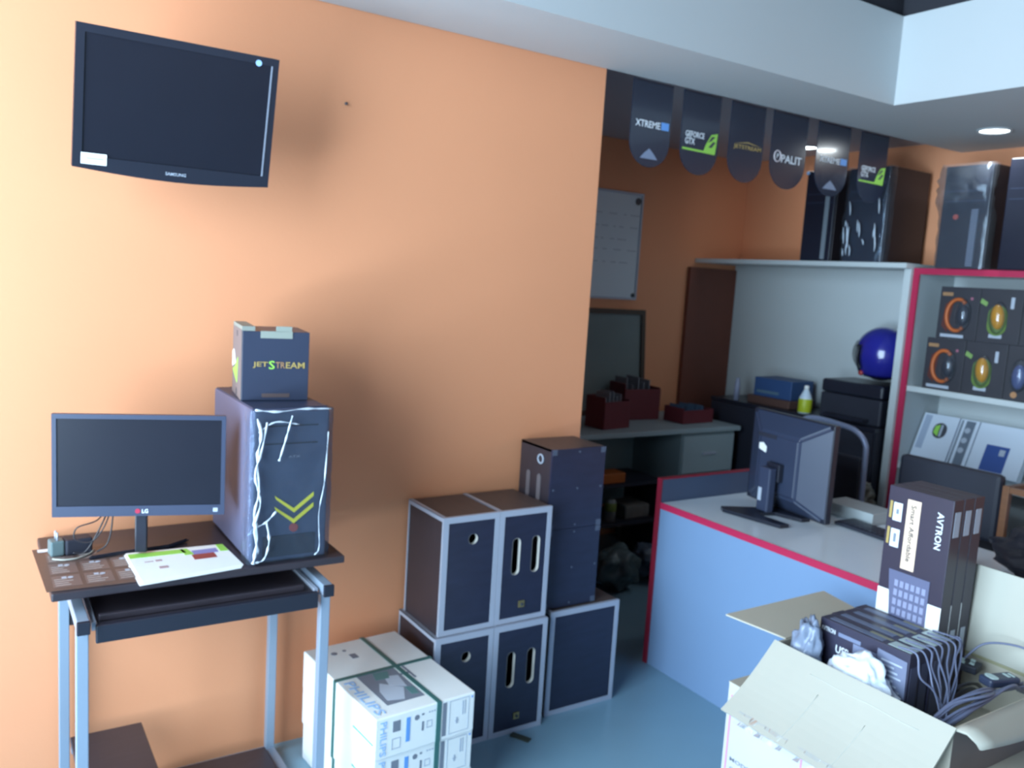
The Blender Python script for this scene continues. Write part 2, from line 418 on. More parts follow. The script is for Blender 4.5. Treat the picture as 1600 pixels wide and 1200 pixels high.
for x0 in (0.2235, 0.7335): obj('slide_runner', T(x0, x0 + 0.009, 1.99, 2.36, 0.664, 0.684), SILVER, tr)
obj('back_stop', T(0.24, 0.71, 2.00, 2.012, 0.679, 0.694, 0.002), LAMWOOD, tr)
obj('processor_shelf', T(0.2175, 0.395, 1.93, 2.398, 0.188, 0.204, 0.002), LAMWOOD, tb)
for y in (1.95, 2.36): obj('shelf_bracket', T(0.2175, 0.395, y, y + 0.02, 0.175, 0.187), STEEL, tb)
obj('lower_board', T(0.41, 0.740, 1.96, 2.385, 0.031, 0.047, 0.002), LAMWOOD, tb)

# motherboard leaflet lying on the table, brown print
lf = thing('printed_sheet', 'brown printed sheet with pale captions lying at the table end under charger', 'sheet', (0.127, 2.03, 0.7508), 0)
b = new(); prism(b, [Vector((0.012, 0.002, 0)), Vector((0.235, -0.006, 0)), Vector((0.215, 0.30, 0)), Vector((0.002, 0.312, 0))], (0, 0, 0.0012)); obj('paper', b, mat('brown_print', (0.10, 0.062, 0.052), 0.4, var=0.1), lf)
F = Face((0.008, 0.0, 0.0012), (1, 0, 0), (0, 1, 0))
b = new(); b2 = new(); b3 = new(); b4 = new()
F.rect(b3, 0.005, 0.285, 0.045, 0.305)
for i in range(3):
    for j in range(3):
        u = 0.02 + i * 0.067; v = 0.02 + j * 0.088
        F.rect(b4, u, v, u + 0.058, v + 0.074, 0.0005)
        for k in range(4): F.rect(b, u + 0.004, v + 0.010 + k * 0.013, u + 0.004 + random.uniform(0.025, 0.045), v + 0.0125 + k * 0.013, 0.0009)
        F.poly(b2, circle(u + 0.038, v + 0.058, 0.006, 8), 0.001); F.rect(b2, u + 0.02, v + 0.055, u + 0.03, v + 0.066, 0.001)
obj('cell_print', b4, mat('brown_cell_print', (0.155, 0.105, 0.095), 0.4), lf); obj('caption_print', b, mat('cream_print', (0.45, 0.40, 0.38), 0.5), lf); obj('picture_print', b2, MIDGREY, lf); obj('title_print', b3, WHITEINK, lf)

# brochure stack
br = thing('brochure_stack', 'fanned stack of white brochures with bright green header on table edge', 'brochure', (0.326, 2.003, 0.7512), 0)
Q = [(0.004, 0.0), (0.240, 0.030), (0.232, 0.205), (0.0, 0.217)]
for k in range(4):
    b = new(); off = (3 - k) * 0.0025
    prism(b, [Vector((x - off, y - off * 1.2, 0.0014 * k)) for x, y in Q], (0, 0, 0.0012)); obj('brochure_sheet', b, PAPERW, br)
F = Face((0, 0, 0.0014 * 3 + 0.0012), (1, 0, 0), (0, 1, 0))
b = new(); F.poly(b, [(0.003, 0.170), (0.135, 0.168), (0.130, 0.198), (0.002, 0.203)]); F.poly(b, [(0.128, 0.150), (0.150, 0.150), (0.140, 0.199), (0.124, 0.199)]); F.poly(b, [(0.214, 0.150), (0.233, 0.148), (0.231, 0.203), (0.214, 0.204)]); obj('header_print', b, LIME, br)
b = new(); F.rect(b, 0.142, 0.108, 0.196, 0.146); obj('photo_print', b, REDINK, br)
b = new(); F.rect(b, 0.148, 0.147, 0.208, 0.178); obj('photo_print', b, PURPLEINK, br)
b = new(); F.rect(b, 0.055, 0.075, 0.075, 0.09); F.rect(b, 0.03, 0.13, 0.05, 0.135); F.rect(b, 0.055, 0.128, 0.07, 0.14); obj('small_print', b, mat('rose_print', (0.45, 0.30, 0.32), 0.5), br)

# charger on the sheet
ad = thing('power_adapter', 'black plug in power adapter with two upright pins beside desktop monitor', 'adapter', (0.165, 2.255, 0.7522), math.radians(8))
b = new(); box(b, 0.032, 0.094, 0.0, 0.042, 0.0, 0.040, 0.005); obj('case', b, BLACKM, ad)
obj('plug_face', bx(0.0, 0.031, 0.003, 0.040, 0.002, 0.040, bev=0.004), mat('grey_green_plastic', (0.11, 0.16, 0.17), 0.5), ad)
for y in (0.012, 0.030): 
    b = new(); tube(b, [(0.016, y, 0.040), (0.016, y, 0.060)], 0.0024, 8); obj('pin', b, SILVER, ad)
b = new(); tube(b, smoothpath([(0.0, -0.012, 0.003), (0.02, -0.03, 0.003), (0.05, -0.033, 0.003), (0.08, -0.015, 0.003), (0.10, 0.01, 0.004)]), 0.0022, 6); obj('cord', b, mat('pale_cord', (0.45, 0.45, 0.40), 0.5), ad)

# ================================================================== DESKTOP MONITOR
mo = thing('desktop_monitor', 'black desktop monitor with thin bezel standing on the computer table', 'monitor', (0.357, 2.197, 0.7515), math.atan2(-0.11, 0.371))
hw = 0.196; z0, z1 = 0.108, 0.360
F = front(0, -0.012, 0)
b = new(); prism(b, [F.p(-hw, z0), F.p(hw, z0), F.p(hw, z1), F.p(-hw, z1)], (0, 0.016, 0), [[F.p(-hw + 0.010, z0 + 0.026), F.p(hw - 0.010, z0 + 0.026), F.p(hw - 0.010, z1 - 0.011), F.p(-hw + 0.010, z1 - 0.011)]])
obj('bezel', b, GREYBK, mo)
obj('screen', bx(-hw + 0.010, hw - 0.010, -0.009, 0.002, z0 + 0.026, z1 - 0.011), SCREEN, mo)
obj('rear_housing', bx(-hw + 0.01, hw - 0.01, 0.004, 0.034, z0 + 0.015, z1 - 0.015, bev=0.012), BLACK, mo)
obj('neck', bx(-0.014, 0.014, 0.0, 0.018, 0.010, z0 + 0.03, bev=0.003), BLACK, mo)
b = new(); prism(b, [Vector((-0.115, -0.02, 0)), Vector((-0.05, 0.014, 0)), Vector((0.06, 0.057, 0)), Vector((0.105, 0.110, 0)), Vector((-0.08, 0.11, 0))], (0, 0, 0.010)); bmesh.ops.bevel(b, geom=[e for e in b.edges if e.calc_face_angle(0) > 0.5], offset=0.003, segments=2, affect='EDGES'); obj('base', b, BLACK, mo)
lg = F.text('logo', 'LG', 0.011, z0 + 0.0125, 0.014, 0.010, WHITEINK, mo)
b = new(); F.poly(b, circle(-0.006, z0 + 0.0125, 0.006, 14), 0.001); obj('logo_dot', b, mat('crimson_ink', (0.40, 0.02, 0.06), 0.4), mo)
b = new(); F.rect(b, hw - 0.027, z0 + 0.008, hw - 0.016, z0 + 0.018, 0.001); obj('energy_sticker', b, MIDGREY, mo)
b = new()
tube(b, smoothpath([(-0.08, 0.02, z0 + 0.012), (-0.10, 0.0, 0.095), (-0.142, -0.01, 0.080), (-0.145, -0.012, 0.052), (-0.112, -0.01, 0.044), (-0.085, 0.0, 0.075), (-0.07, 0.02, z0 + 0.012)], 8), 0.0018, 6)
tube(b, smoothpath([(-0.075, 0.02, z0 + 0.012), (-0.10, 0.0, 0.06), (-0.125, -0.005, 0.018), (-0.15, -0.01, 0.018)], 8), 0.002, 6)
tube(b, smoothpath([(-0.065, 0.02, z0 + 0.012), (-0.07, 0.01, 0.06), (-0.08, 0.005, 0.03), (-0.10, 0.0, 0.016)], 8), 0.002, 6)
obj('cable', b, CABLEB, mo)

# ================================================================== TOWER ON THE TABLE (wrapped)
def noise_shell(bm, w, h, depth_side, nx=14, nz=26, amp=0.006, seed=0):
    """crinkled film over the front (y=0, x 0..w) and part of both sides"""
    cols = []
    path = [(-0.004, depth_side), (-0.004, depth_side * 0.5), (-0.005, 0.0), (-0.003, -0.006)]
    path += [(w * k / nx, -0.007) for k in range(1, nx)] + [(w + 0.003, -0.006), (w + 0.005, 0.0), (w + 0.004, depth_side)]
    for x, y in path:
        col = []
        for k in range(nz + 1):
            z = h * k / nz
            n1 = noise.noise(Vector((x * 25 + seed, y * 25, z * 14))); n2 = noise.noise(Vector((x * 60 + seed, y * 60 + 9, z * 40)))
            d = -abs(n1) * amp - abs(n2) * amp * 0.4
            col.append(bm.verts.new((x + (-amp * 0.5 + d * 0.3 if x <= 0 else (amp * 0.5 - d * 0.3 if x >= w else 0)), y + d, z)))
        cols.append(col)
    for i in range(len(cols) - 1):
        for k in range(nz):
            f = bm.faces.new((cols[i][k], cols[i + 1][k], cols[i + 1][k + 1], cols[i][k + 1])); f.smooth = True
    return bm
pc = thing('computer_tower', 'dark computer tower with yellow double chevron, wrapped in clear film, on table', 'computer tower', (0.583, 2.045, 0.7515))
w, d, h = 0.196, 0.375, 0.388
TOWERSIDE = mat('tower_side_metal', (0.11, 0.115, 0.19), 0.42, metal=0.15, var=0.05)
obj('case', bx(0, w, 0.012, d, 0.004, h, bev=0.003), TOWERSIDE, pc)
fp = obj('front_panel', bx(0.001, w - 0.001, -0.004, 0.0115, 0.0, h - 0.003, bev=0.005), mat('tower_front_plastic', (0.055, 0.070, 0.125), 0.38, var=0.15), pc)
F = front(0, -0.004, 0)
b = new()
for dz in (0.0, 0.028):
    F.poly(b, [(0.058, 0.170 - dz), (0.108, 0.134 - dz), (0.158, 0.172 - dz), (0.158, 0.162 - dz), (0.108, 0.123 - dz), (0.062, 0.160 - dz)], 0.003)
obj('chevron', b, YELLOW, fp)
b = new(); F.poly(b, circle(0.108, 0.084, 0.011, 18), 0.004); obj('power_button', b, REDINK, fp)
b = new(); F.rect(b, 0.03, 0.012, 0.165, 0.066, 0.002); F.rect(b, 0.03, 0.30, 0.165, 0.304, 0.001); F.rect(b, 0.03, 0.345, 0.165, 0.349, 0.001); obj('drive_bay', b, BLACKM, fp)
F.text('lettering', 'ATX', 0.105, 0.268, 0.03, 0.006, GREYTXT, fp); 
obj('top_plate', bx(0.004, w - 0.004, 0.014, d - 0.004, h, h + 0.003), GREYBK, pc)
b = new(); noise_shell(b, w, h, 0.05, amp=0.006); wr = obj('film_wrap', b, FILM, pc, 'clear crinkled plastic film')
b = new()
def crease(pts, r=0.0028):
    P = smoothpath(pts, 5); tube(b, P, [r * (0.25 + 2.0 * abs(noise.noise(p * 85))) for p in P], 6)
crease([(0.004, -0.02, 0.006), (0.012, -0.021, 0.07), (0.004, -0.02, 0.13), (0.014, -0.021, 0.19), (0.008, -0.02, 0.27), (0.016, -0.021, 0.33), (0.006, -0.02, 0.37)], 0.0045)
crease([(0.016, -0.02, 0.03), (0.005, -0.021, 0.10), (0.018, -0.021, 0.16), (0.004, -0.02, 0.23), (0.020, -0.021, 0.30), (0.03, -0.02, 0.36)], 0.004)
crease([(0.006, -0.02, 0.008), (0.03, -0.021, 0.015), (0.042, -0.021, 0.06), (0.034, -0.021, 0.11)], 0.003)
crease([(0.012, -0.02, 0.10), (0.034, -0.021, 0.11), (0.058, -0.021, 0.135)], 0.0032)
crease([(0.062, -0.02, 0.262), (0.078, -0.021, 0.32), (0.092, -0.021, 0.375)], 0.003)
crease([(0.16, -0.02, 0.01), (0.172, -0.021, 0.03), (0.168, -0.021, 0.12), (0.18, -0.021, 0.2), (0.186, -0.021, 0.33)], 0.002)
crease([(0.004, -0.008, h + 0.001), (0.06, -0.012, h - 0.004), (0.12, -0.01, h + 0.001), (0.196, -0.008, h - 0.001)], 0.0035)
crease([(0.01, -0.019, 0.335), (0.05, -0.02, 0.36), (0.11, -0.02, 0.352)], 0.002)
obj('film_crease_glint', b, mat('film_fold_highlight', (0.62, 0.68, 0.76), 0.25), wr, 'whitish painted highlight along a film fold')  # pale streaks paint highlights along the film folds

# graphics card box on the tower
jb = thing('graphics_card_box', 'small black graphics card box with gold lettering atop wrapped tower', 'box', (0.588, 2.168, 1.1440), math.radians(-8))
w, d, h = 0.168, 0.178, 0.178
obj('carton', bx(0, w, 0, d, 0, h, bev=0.001), mat('black_box_card', (0.028, 0.037, 0.070), 0.4, var=0.1), jb)
obj('side_sleeve', bx(-0.0022, -0.0004, 0.002, d, 0.0, h + 0.002), mat('pinkish_grey_card', (0.17, 0.135, 0.135), 0.55), jb, 'greyish pink printed side')
F = front(0, 0, 0); xs = 0.025
for ch, m_, wd in (('JET', GOLDINK, 0.040), ('S', LIME, 0.017), ('TR', BRONZE, 0.026), ('EAM', GOLDINK, 0.050)):
    F.text('lettering', ch, xs + wd / 2, 0.092, wd - 0.002, 0.016 if ch != 'S' else 0.022, m_, jb); xs += wd
b = new(); F.rect(b, 0.05, 0.008, 0.12, 0.018); obj('print', b, mat('dim_bronze', (0.09, 0.06, 0.06), 0.5), jb)
b = new(); F.rect(b, 0.044, 0.161, 0.124, h + 0.001, 0.0015); F.poly(b, [(0.082, h), (0.122, h), (0.122, h + 0.014), (0.082, h + 0.014)], 0.0015); obj('flap_tab', b, mat('pale_grey_card', (0.27, 0.29, 0.25), 0.6), jb, 'pale grey closing tab')
b = new(); box(b, -0.0015, 0.03, 0.0, d, h + 0.0005, h + 0.012); obj('top_fold', b, mat('grey_green_card', (0.24, 0.25, 0.22), 0.6), jb)
F = leftf(-0.0022, d, 0)
b = new(); F.poly(b, [(0.01, 0.062), (0.10, 0.035), (0.115, 0.105), (0.06, 0.075)]); obj('side_print', b, LIME, jb)
b = new(); F.poly(b, [(0.0, 0.068), (0.07, 0.085), (0.03, 0.118), (0.0, 0.11)]); obj('side_print', b, WHITEINK, jb)
b = new(); F.poly(b, circle(0.09, 0.012, 0.010, 10)); F.poly(b, circle(0.09, 0.165, 0.008, 10)); obj('hole_print', b, DARKINK, jb)

# ================================================================== WHITE PRINTER CARTONS
def white_box(loc, rz, label, top):
    t = thing('white_carton', label, 'box', loc, rz, 'white cartons bound with green strap')
    w, d, h = 0.310, 0.462, 0.1155
    obj('carton', bx(0, w, 0, d, 0, h, bev=0.004), PAPERW, t)
    Ff = front(0, 0, 0); Fl = leftf(0, d, 0); Ft = topf(0, 0, h)
    Ff.text('logo', 'PHILIPS', 0.024, 0.057, 0.095, 0.019, PALEBLUE, t, vert=True)
    b = new(); Ff.rect(b, 0.092, 0.030, 0.104, 0.098); obj('blue_stripe', b, BLUEINK, t)
    b = new(); Ff.rect(b, 0.052, 0.068, 0.074, 0.098); Ff.rect(b, 0.205, 0.012, 0.217, 0.108); Ff.poly(b, circle(0.124, 0.090, 0.0075, 12)); Ff.rect(b, 0.140, 0.048, 0.146, 0.074); Ff.rect(b, 0.139, 0.092, 0.146, 0.097); obj('front_print', b, GREYINK, t)
    b = new()
    for k in range(4): Ff.rect(b, 0.16 + k * 0.008, 0.094, 0.165 + k * 0.008, 0.098)
    Ff.ring(b, 0.154, 0.052, 0.172, 0.072, 0.002); Ff.ring(b, 0.05, 0.02, 0.076, 0.05, 0.002)
    Ff.rect(b, 0.268, 0.06, 0.272, 0.10); Ff.rect(b, 0.276, 0.06, 0.279, 0.10); Ff.rect(b, 0.246, 0.045, 0.258, 0.048); Ff.rect(b, 0.249, 0.038, 0.255, 0.056); Ff.ring(b, 0.226, 0.012, 0.290, 0.108, 0.0015)
    obj('fine_print', b, MIDGREY, t)
    b = new(); Ff.poly(b, circle(0.300, 0.104, 0.003, 10)); obj('rivet', b, BLUEINK, t)
    b = new(); Fl.rect(b, 0.34, 0.040, 0.455, 0.045); obj('green_line', b, GREENINK, t)
    b = new(); Fl.ring(b, 0.385, 0.060, 0.415, 0.082, 0.002); obj('side_print', b, mat('pale_green_ink', (0.55, 0.72, 0.62), 0.5), t)
    if top:
        Fv = Face((0, d, h), (0, -1, 0), (1, 0, 0))
        Fv.text('lettering', 'PHILIPS', 0.345, 0.028, 0.20, 0.030, PALEBLUE, t)
        b = new(); Ft.poly(b, [(0.062, 0.052), (0.178, 0.052), (0.178, 0.15), (0.18, 0.24), (0.062, 0.24)], 0.0006); obj('picture', b, GREYINK, t)
        b = new(); Ft.poly(b, [(0.075, 0.075), (0.12, 0.06), (0.15, 0.12), (0.10, 0.17), (0.08, 0.13)], 0.0010); Ft.poly(b, [(0.12, 0.15), (0.16, 0.12), (0.17, 0.19), (0.13, 0.2)], 0.0010); obj('picture_detail', b, mat('picture_grey', (0.50, 0.54, 0.62), 0.5), t)
        b = new(); Ft.poly(b, [(0.10, 0.19), (0.14, 0.185), (0.155, 0.225), (0.11, 0.232)], 0.0012); Ft.poly(b, [(0.15, 0.075), (0.17, 0.07), (0.174, 0.11), (0.152, 0.12)], 0.0012); obj('picture_detail', b, mat('picture_teal', (0.10, 0.22, 0.22), 0.5), t)
        b = new(); Ft.rect(b, 0.205, 0.155, 0.212, 0.235); Ft.rect(b, 0.179, 0.185, 0.205, 0.195); obj('bracket_print', b, GREYINK, t)
        b = new(); Ft.poly(b, circle(0.07, 0.40, 0.010, 10)); Ft.poly(b, circle(0.105, 0.405, 0.006, 10)); Ft.rect(b, 0.105, 0.345, 0.125, 0.375); obj('symbol_print', b, GREYINK, t)
    b = new(); s = 0.0016
    for (x0, x1) in ((0.185, 0.199),):
        box(b, x0, x1, -s - 0.0008, 0.0, 0.0, h); box(b, x0, x1, d, d + s, 0.0, h)
        if top: box(b, x0, x1, -s, d + s, h, h + s)
    for (y0, y1) in ((0.235, 0.249),):
        box(b, -s - 0.0008, 0.0, y0, y1, 0.0, h); box(b, w, w + s, y0, y1, 0, h)
        if top: box(b, -s, w + s, y0, y1, h + 0.0005, h + s + 0.0005)
    obj('packing_strap', b, STRAPG, t, 'dark green plastic strap')
    return t
rzb = math.radians(4.0)
white_box((0.878, 1.893, 0.0005), rzb, 'white printed carton standing on floor, lowest of the strapped stack', False)
white_box((0.872, 1.889, 0.1175), rzb, 'white printed carton in the middle of the strapped stack', False)
white_box((0.868, 1.880, 0.2345), rzb, 'white carton with appliance picture, topmost of the strapped stack', True)

# ================================================================== DARK WOODEN CASES WITH SILVER TRIM
def case(loc, rz, label, w, d, h, face, trim=True, group='dark wooden cases'):
    """face: 'hole' round hole, 'slots' two long slots and a lock, 'plain'"""
    t = thing('wooden_case', label, 'case', loc, rz, group)
    th = 0.009
    holes = []; 
    if face == 'hole': holes = [circle(w * 0.53, h * 0.80, 0.017)]
    if face == 'slots': holes = [stadium(w * 0.34, h * 0.59, 0.016, 0.062), stadium(w * 0.72, h * 0.59, 0.016, 0.062)]
    Ff = front(0, 0, 0)
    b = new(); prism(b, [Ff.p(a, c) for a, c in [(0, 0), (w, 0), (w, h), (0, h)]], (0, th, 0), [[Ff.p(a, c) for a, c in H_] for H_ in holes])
    obj('front_panel', b, CASEFRONT, t)
    b = new(); box(b, 0, th, th, d, 0, h - 0.0005); box(b, w - th, w, th, d, 0, h - 0.0005); box(b, th, w - th, d - th, d, 0, h - 0.0005); box(b, th, w - th, th, d - th, 0, th)
    obj('shell', b, LAMWOOD, t)
    obj('top_panel', bx(0.0, w, th, d, h - th, h), CASETOP, t)
    for hl in holes:
        b = new(); n = len(hl)
        A = [b.verts.new(Ff.p(a, c, 0.0004)) for a, c in hl]
        cx = sum(a for a, c in hl) / n; cz = sum(c for a, c in hl) / n
        I = [b.verts.new(Ff.p(cx + (a - cx) * 0.97, cz + (c - cz) * 0.99, 0.0004)) for a, c in hl]
        B = [b.verts.new(Ff.p(cx + (a - cx) * 0.97, cz + (c - cz) * 0.99, -th - 0.004)) for a, c in hl]
        for k in range(n):
            j = (k + 1) % n
            b.faces.new((A[k], A[j], I[j], I[k])); b.faces.new((I[k], I[j], B[j], B[k]))
        obj('hole_edge', b, RAWEDGE, t, 'pale raw wood edge of the cut out')
    if face == 'slots':
        b = new(); Ff.rect(b, w * 0.50 - 0.011, h * 0.155 - 0.011, w * 0.50 + 0.011, h * 0.155 + 0.011, 0.004)
        lk = obj('lock', b, BRASS, t, 'square brass lock plate')
        b = new(); Ff.poly(b, circle(w * 0.5, h * 0.155, 0.005, 12), 0.004, 0.004); obj('keyhole', b, DARKINK, lk)
    if trim:
        tw = 0.017
        b = new(); Ff.ring(b, 0, 0, w, h, tw, 0.002)
        obj('front_trim', b, SILVER, t, 'silver edge trim')
        b = new(); box(b, -0.002, 0.0, -0.002, tw * 0.5, 0, h); box(b, -0.002, 0.0, tw * 0.5, d, h - tw * 0.7, h + 0.002); box(b, -0.002, tw * 0.7, -0.002, d, h, h + 0.002); box(b, tw * 0.7, w, -0.002, tw * 0.6, h, h + 0.002)
        obj('edge_trim', b, SILVER, t, 'silver edge trim')
        b = new(); box(b, -0.002, 0.0, d - 0.008, d, 0, h - tw * 0.7); obj('edge_trim', b, SILVER, t)
    else:
        b = new()
        for u in (0.012, w * 0.5, w - 0.012):
            for v in (0.012, h * 0.5, h - 0.012): Ff.poly(b, circle(u, v, 0.004, 8), 0.002)
        for u, v in ((0.0, 0.0), (w - 0.02, 0.0), (0.0, h - 0.02), (w - 0.02, h - 0.02)): Ff.rect(b, u, v, u + 0.02, v + 0.02, 0.001)
        obj('corner_fitting', b, mat('dull_steel', (0.10, 0.12, 0.17), 0.5, metal=0.3), t)
    return t
h0 = 0.379
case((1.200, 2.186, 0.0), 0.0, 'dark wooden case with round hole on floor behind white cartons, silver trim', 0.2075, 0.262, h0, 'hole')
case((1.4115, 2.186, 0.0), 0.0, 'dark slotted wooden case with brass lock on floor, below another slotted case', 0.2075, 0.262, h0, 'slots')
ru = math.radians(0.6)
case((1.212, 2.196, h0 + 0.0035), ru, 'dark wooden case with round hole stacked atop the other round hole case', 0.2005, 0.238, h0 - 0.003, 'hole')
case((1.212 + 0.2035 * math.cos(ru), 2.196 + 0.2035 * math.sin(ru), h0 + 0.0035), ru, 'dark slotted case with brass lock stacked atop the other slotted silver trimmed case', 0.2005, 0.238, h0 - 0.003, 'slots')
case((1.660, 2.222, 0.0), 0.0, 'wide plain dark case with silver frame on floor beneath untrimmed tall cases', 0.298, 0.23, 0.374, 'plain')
def plain_case(z, label, ring):
    t = case((1.636, 2.245, z), 0.0, label, 0.226, 0.19, 0.2785, 'plain', trim=False)
    if ring:
        Fl = leftf(-0.0003, 0.19, 0)
        b = new()
        for u in (0.055, 0.120): Fl.poly(b, stadium(u, 0.120, 0.011, 0.062), 0.001)
        obj('slot', b, mat('slot_dark_edge', (0.14, 0.12, 0.13), 0.6), t)
        b = new()
        pts = [Fl.p(a, c, 0.002) for a, c in circle(0.125, 0.235, 0.015, 20)]; tube(b, pts, 0.003, 6, closed=True); obj('hole_ring', b, MIDGREY, t)
    return t
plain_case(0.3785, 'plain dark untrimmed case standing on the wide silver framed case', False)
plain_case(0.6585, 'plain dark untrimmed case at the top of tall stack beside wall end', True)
# dark scrap on the floor in front of the cases
b = new(); box(b, -0.012, 0.012, -0.035, 0.035, 0, 0.004, M=Matrix.Rotation(0.5, 4, 'Z')); o = obj('strap_scrap', b, mat('olive_strap', (0.05, 0.06, 0.045), 0.6)); o.location = (1.512, 2.145, 0.0005); tag(o, 'short dark strap scrap on floor before the lower slotted case', 'strap')

# ================================================================== COUNTER
ct = thing('shop_counter', 'white counter with red edge bands facing the shop floor', 'counter', (2.275, 2.39, 0))
def Cn(x0, x1, y0, y1, z0, z1, bev=0.0): return bx(x0 - 2.275, x1 - 2.275, y0 - 2.39, y1 - 2.39, z0, z1, bev=bev)
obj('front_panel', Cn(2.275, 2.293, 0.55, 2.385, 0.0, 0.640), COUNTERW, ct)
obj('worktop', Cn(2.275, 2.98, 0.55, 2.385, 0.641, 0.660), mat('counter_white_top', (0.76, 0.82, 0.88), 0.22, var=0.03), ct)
b = Cn(2.2715, 2.2747, 0.55, 2.386, 0.638, 0.663); obj('edge_band', b, RED, ct, 'bright red edge band')
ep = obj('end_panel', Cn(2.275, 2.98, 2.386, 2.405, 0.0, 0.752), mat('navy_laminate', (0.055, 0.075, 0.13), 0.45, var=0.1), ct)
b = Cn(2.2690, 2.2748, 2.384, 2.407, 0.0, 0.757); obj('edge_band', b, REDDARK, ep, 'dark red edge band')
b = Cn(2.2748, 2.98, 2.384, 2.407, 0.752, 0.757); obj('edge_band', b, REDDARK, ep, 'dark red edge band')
obj('inner_panel', Cn(2.96, 2.98, 0.55, 2.385, 0.0, 0.640), SHELFG, ct)
b = Cn(2.9805, 2.9985, 1.45, 2.10, 0.0, 0.700); 

# monitor on the counter, seen from behind
cm = thing('counter_monitor', 'black monitor standing on the white counter with its back turned', 'monitor', (2.640, 2.095, 0.6612), math.radians(-97.5))
# local: x along the panel (towards -Y side = +x), y = towards the screen (+X), back faces -y
hw, z0, z1 = 0.212, 0.014, 0.380
obj('screen_slab', bx(-hw, hw, 0.0, 0.028, z0, z1, bev=0.004), BLACK, cm)
b = new()
A = [(-hw + 0.006, z0 + 0.006), (hw - 0.006, z0 + 0.006), (hw - 0.006, z1 - 0.006), (-hw + 0.006, z1 - 0.006)]
B = [(-hw + 0.10, z0 + 0.062), (hw - 0.115, z0 + 0.062), (hw - 0.115, z1 - 0.075), (-hw + 0.10, z1 - 0.075)]
va = [b.verts.new((x, 0.0, z)) for x, z in A]; vb = [b.verts.new((x, -0.050, z)) for x, z in B]
for k in range(4): b.faces.new((va[k], va[(k + 1) % 4], vb[(k + 1) % 4], vb[k]))
b.faces.new(vb)
bmesh.ops.recalc_face_normals(b, faces=b.faces)
bmesh.ops.bevel(b, geom=[e for e in b.edges if len(e.link_faces) == 2], offset=0.010, segments=3, affect='EDGES')
obj('rear_housing', b, mat('grey_black_plastic', (0.030, 0.040, 0.075), 0.42, var=0.08), cm)
Fb = Face((0, -0.050, 0), (1, 0, 0), (0, 0, 1))
b = new(); Fb.poly(b, [(-0.110, 0.235), (-0.070, 0.225), (-0.068, 0.248), (-0.088, 0.262), (-0.110, 0.258)], 0.001); obj('sticker', b, PAPERW, cm, 'white sticker')
b = new(); Fb.rect(b, -0.12, 0.285, -0.02, 0.300, 0.001); obj('vent_slots', b, BLACKM, cm)
b = new(); box(b, -0.035, 0.035, -0.075, -0.051, 0.13, 0.20, 0.004); obj('hinge_block', b, BLACK, cm)
b = new(); box(b, -0.030, 0.030, -0.112, -0.078, 0.016, 0.185, 0.006); nk = obj('neck', b, GREYBK, cm)
Fn = Face((0, -0.112, 0), (1, 0, 0), (0, 0, 1))
b = new(); Fn.rect(b, -0.024, 0.055, -0.006, 0.105, 0.001); obj('neck_label', b, MIDGREY, nk)
b = new(); prism(b, [Vector(p) for p in [(-0.105, -0.215, 0), (-0.07, -0.235, 0), (0.165, -0.165, 0), (0.165, -0.125, 0), (0.0, -0.150, 0), (0.02, -0.06, 0), (0.12, -0.02, 0), (0.12, 0.02, 0), (-0.06, 0.02, 0), (-0.06, -0.09, 0)]], (0, 0, 0.013))
obj('stand_base', b, BLACK, cm)

b = new(); box(b, 0, 0.14, 0, 0.22, 0, 0.045, 0.002)
pb = obj('pale_box', b, mat('pale_grey_box', (0.42, 0.45, 0.46), 0.6, var=0.08)); pb.location = (2.83, 1.84, 0.6608); tag(pb, 'flat pale grey box on the counter behind the turned monitor', 'box')
b = new(); box(b, 0, 0.10, 0, 0.36, 0, 0.012, 0.003); kbd = thing('keyboard', 'dark keyboard on the counter between turned monitor and upright boxes', 'keyboard', (2.69, 1.56, 0.6608), math.radians(-4)); obj('body', b, BLACKM, kbd)
b = new()
for i in range(4):
    for j in range(16): box(b, 0.008 + i * 0.022, 0.026 + i * 0.022, 0.010 + j * 0.0215, 0.028 + j * 0.0215, 0.0122, 0.016)
obj('keys', b, BLACK, kbd)

# ================================================================== CARTONS IN FRONT
lc = thing('carton', 'large carton with pink printed frames on floor beneath the open carton', 'carton', (1.700, 0.80, 0))
obj('body', bx(0, 0.55, 0.0, 0.665, 0.0, 0.464, bev=0.003), CARDPINK, lc)
F = leftf(0, 0.665, 0)
b = new(); F.ring(b, 0.012, 0.05, 0.250, 0.435, 0.006); F.ring(b, 0.285, 0.05, 0.63, 0.435, 0.006); obj('frame_print', b, PINKINK, lc)
F.text('lettering', 'MODEL: 8210', 0.098, 0.262, 0.140, 0.011, GREYINK, lc)
for k, s_ in enumerate(('Q.TY:   40PCS', 'N.W.:   9.6KGS', 'G.W.:  10.8KGS')): F.text('lettering', s_, 0.085, 0.236 - 0.026 * k, 0.11, 0.010, GREYINK, lc)
obj('top_board', bx(0.0, 0.55, 0.0, 0.665, 0.4642, 0.4668), CARD, lc)

oc = thing('open_carton', 'open carton of boxed peripherals and cables with its flaps folded out', 'carton', (1.765, 0.90, 0.468))
W_, D_, H_ = 0.435, 0.48, 0.132
b = new(); tk = 0.005
box(b, 0, tk, 0, D_, 0, H_); box(b, W_ - tk, W_, 0, D_, 0, H_); box(b, tk, W_ - tk, 0, tk, 0, H_); box(b, tk, W_ - tk, D_ - tk, D_, 0, H_); box(b, 0, W_, 0, D_, -0.0, 0.004)
obj('body', b, CARD, oc)
def flap(name, pts, d, m, label=None, bend=None):
    b = new(); prism(b, [Vector(p) for p in pts], d); return obj(name, b, m, oc, label)
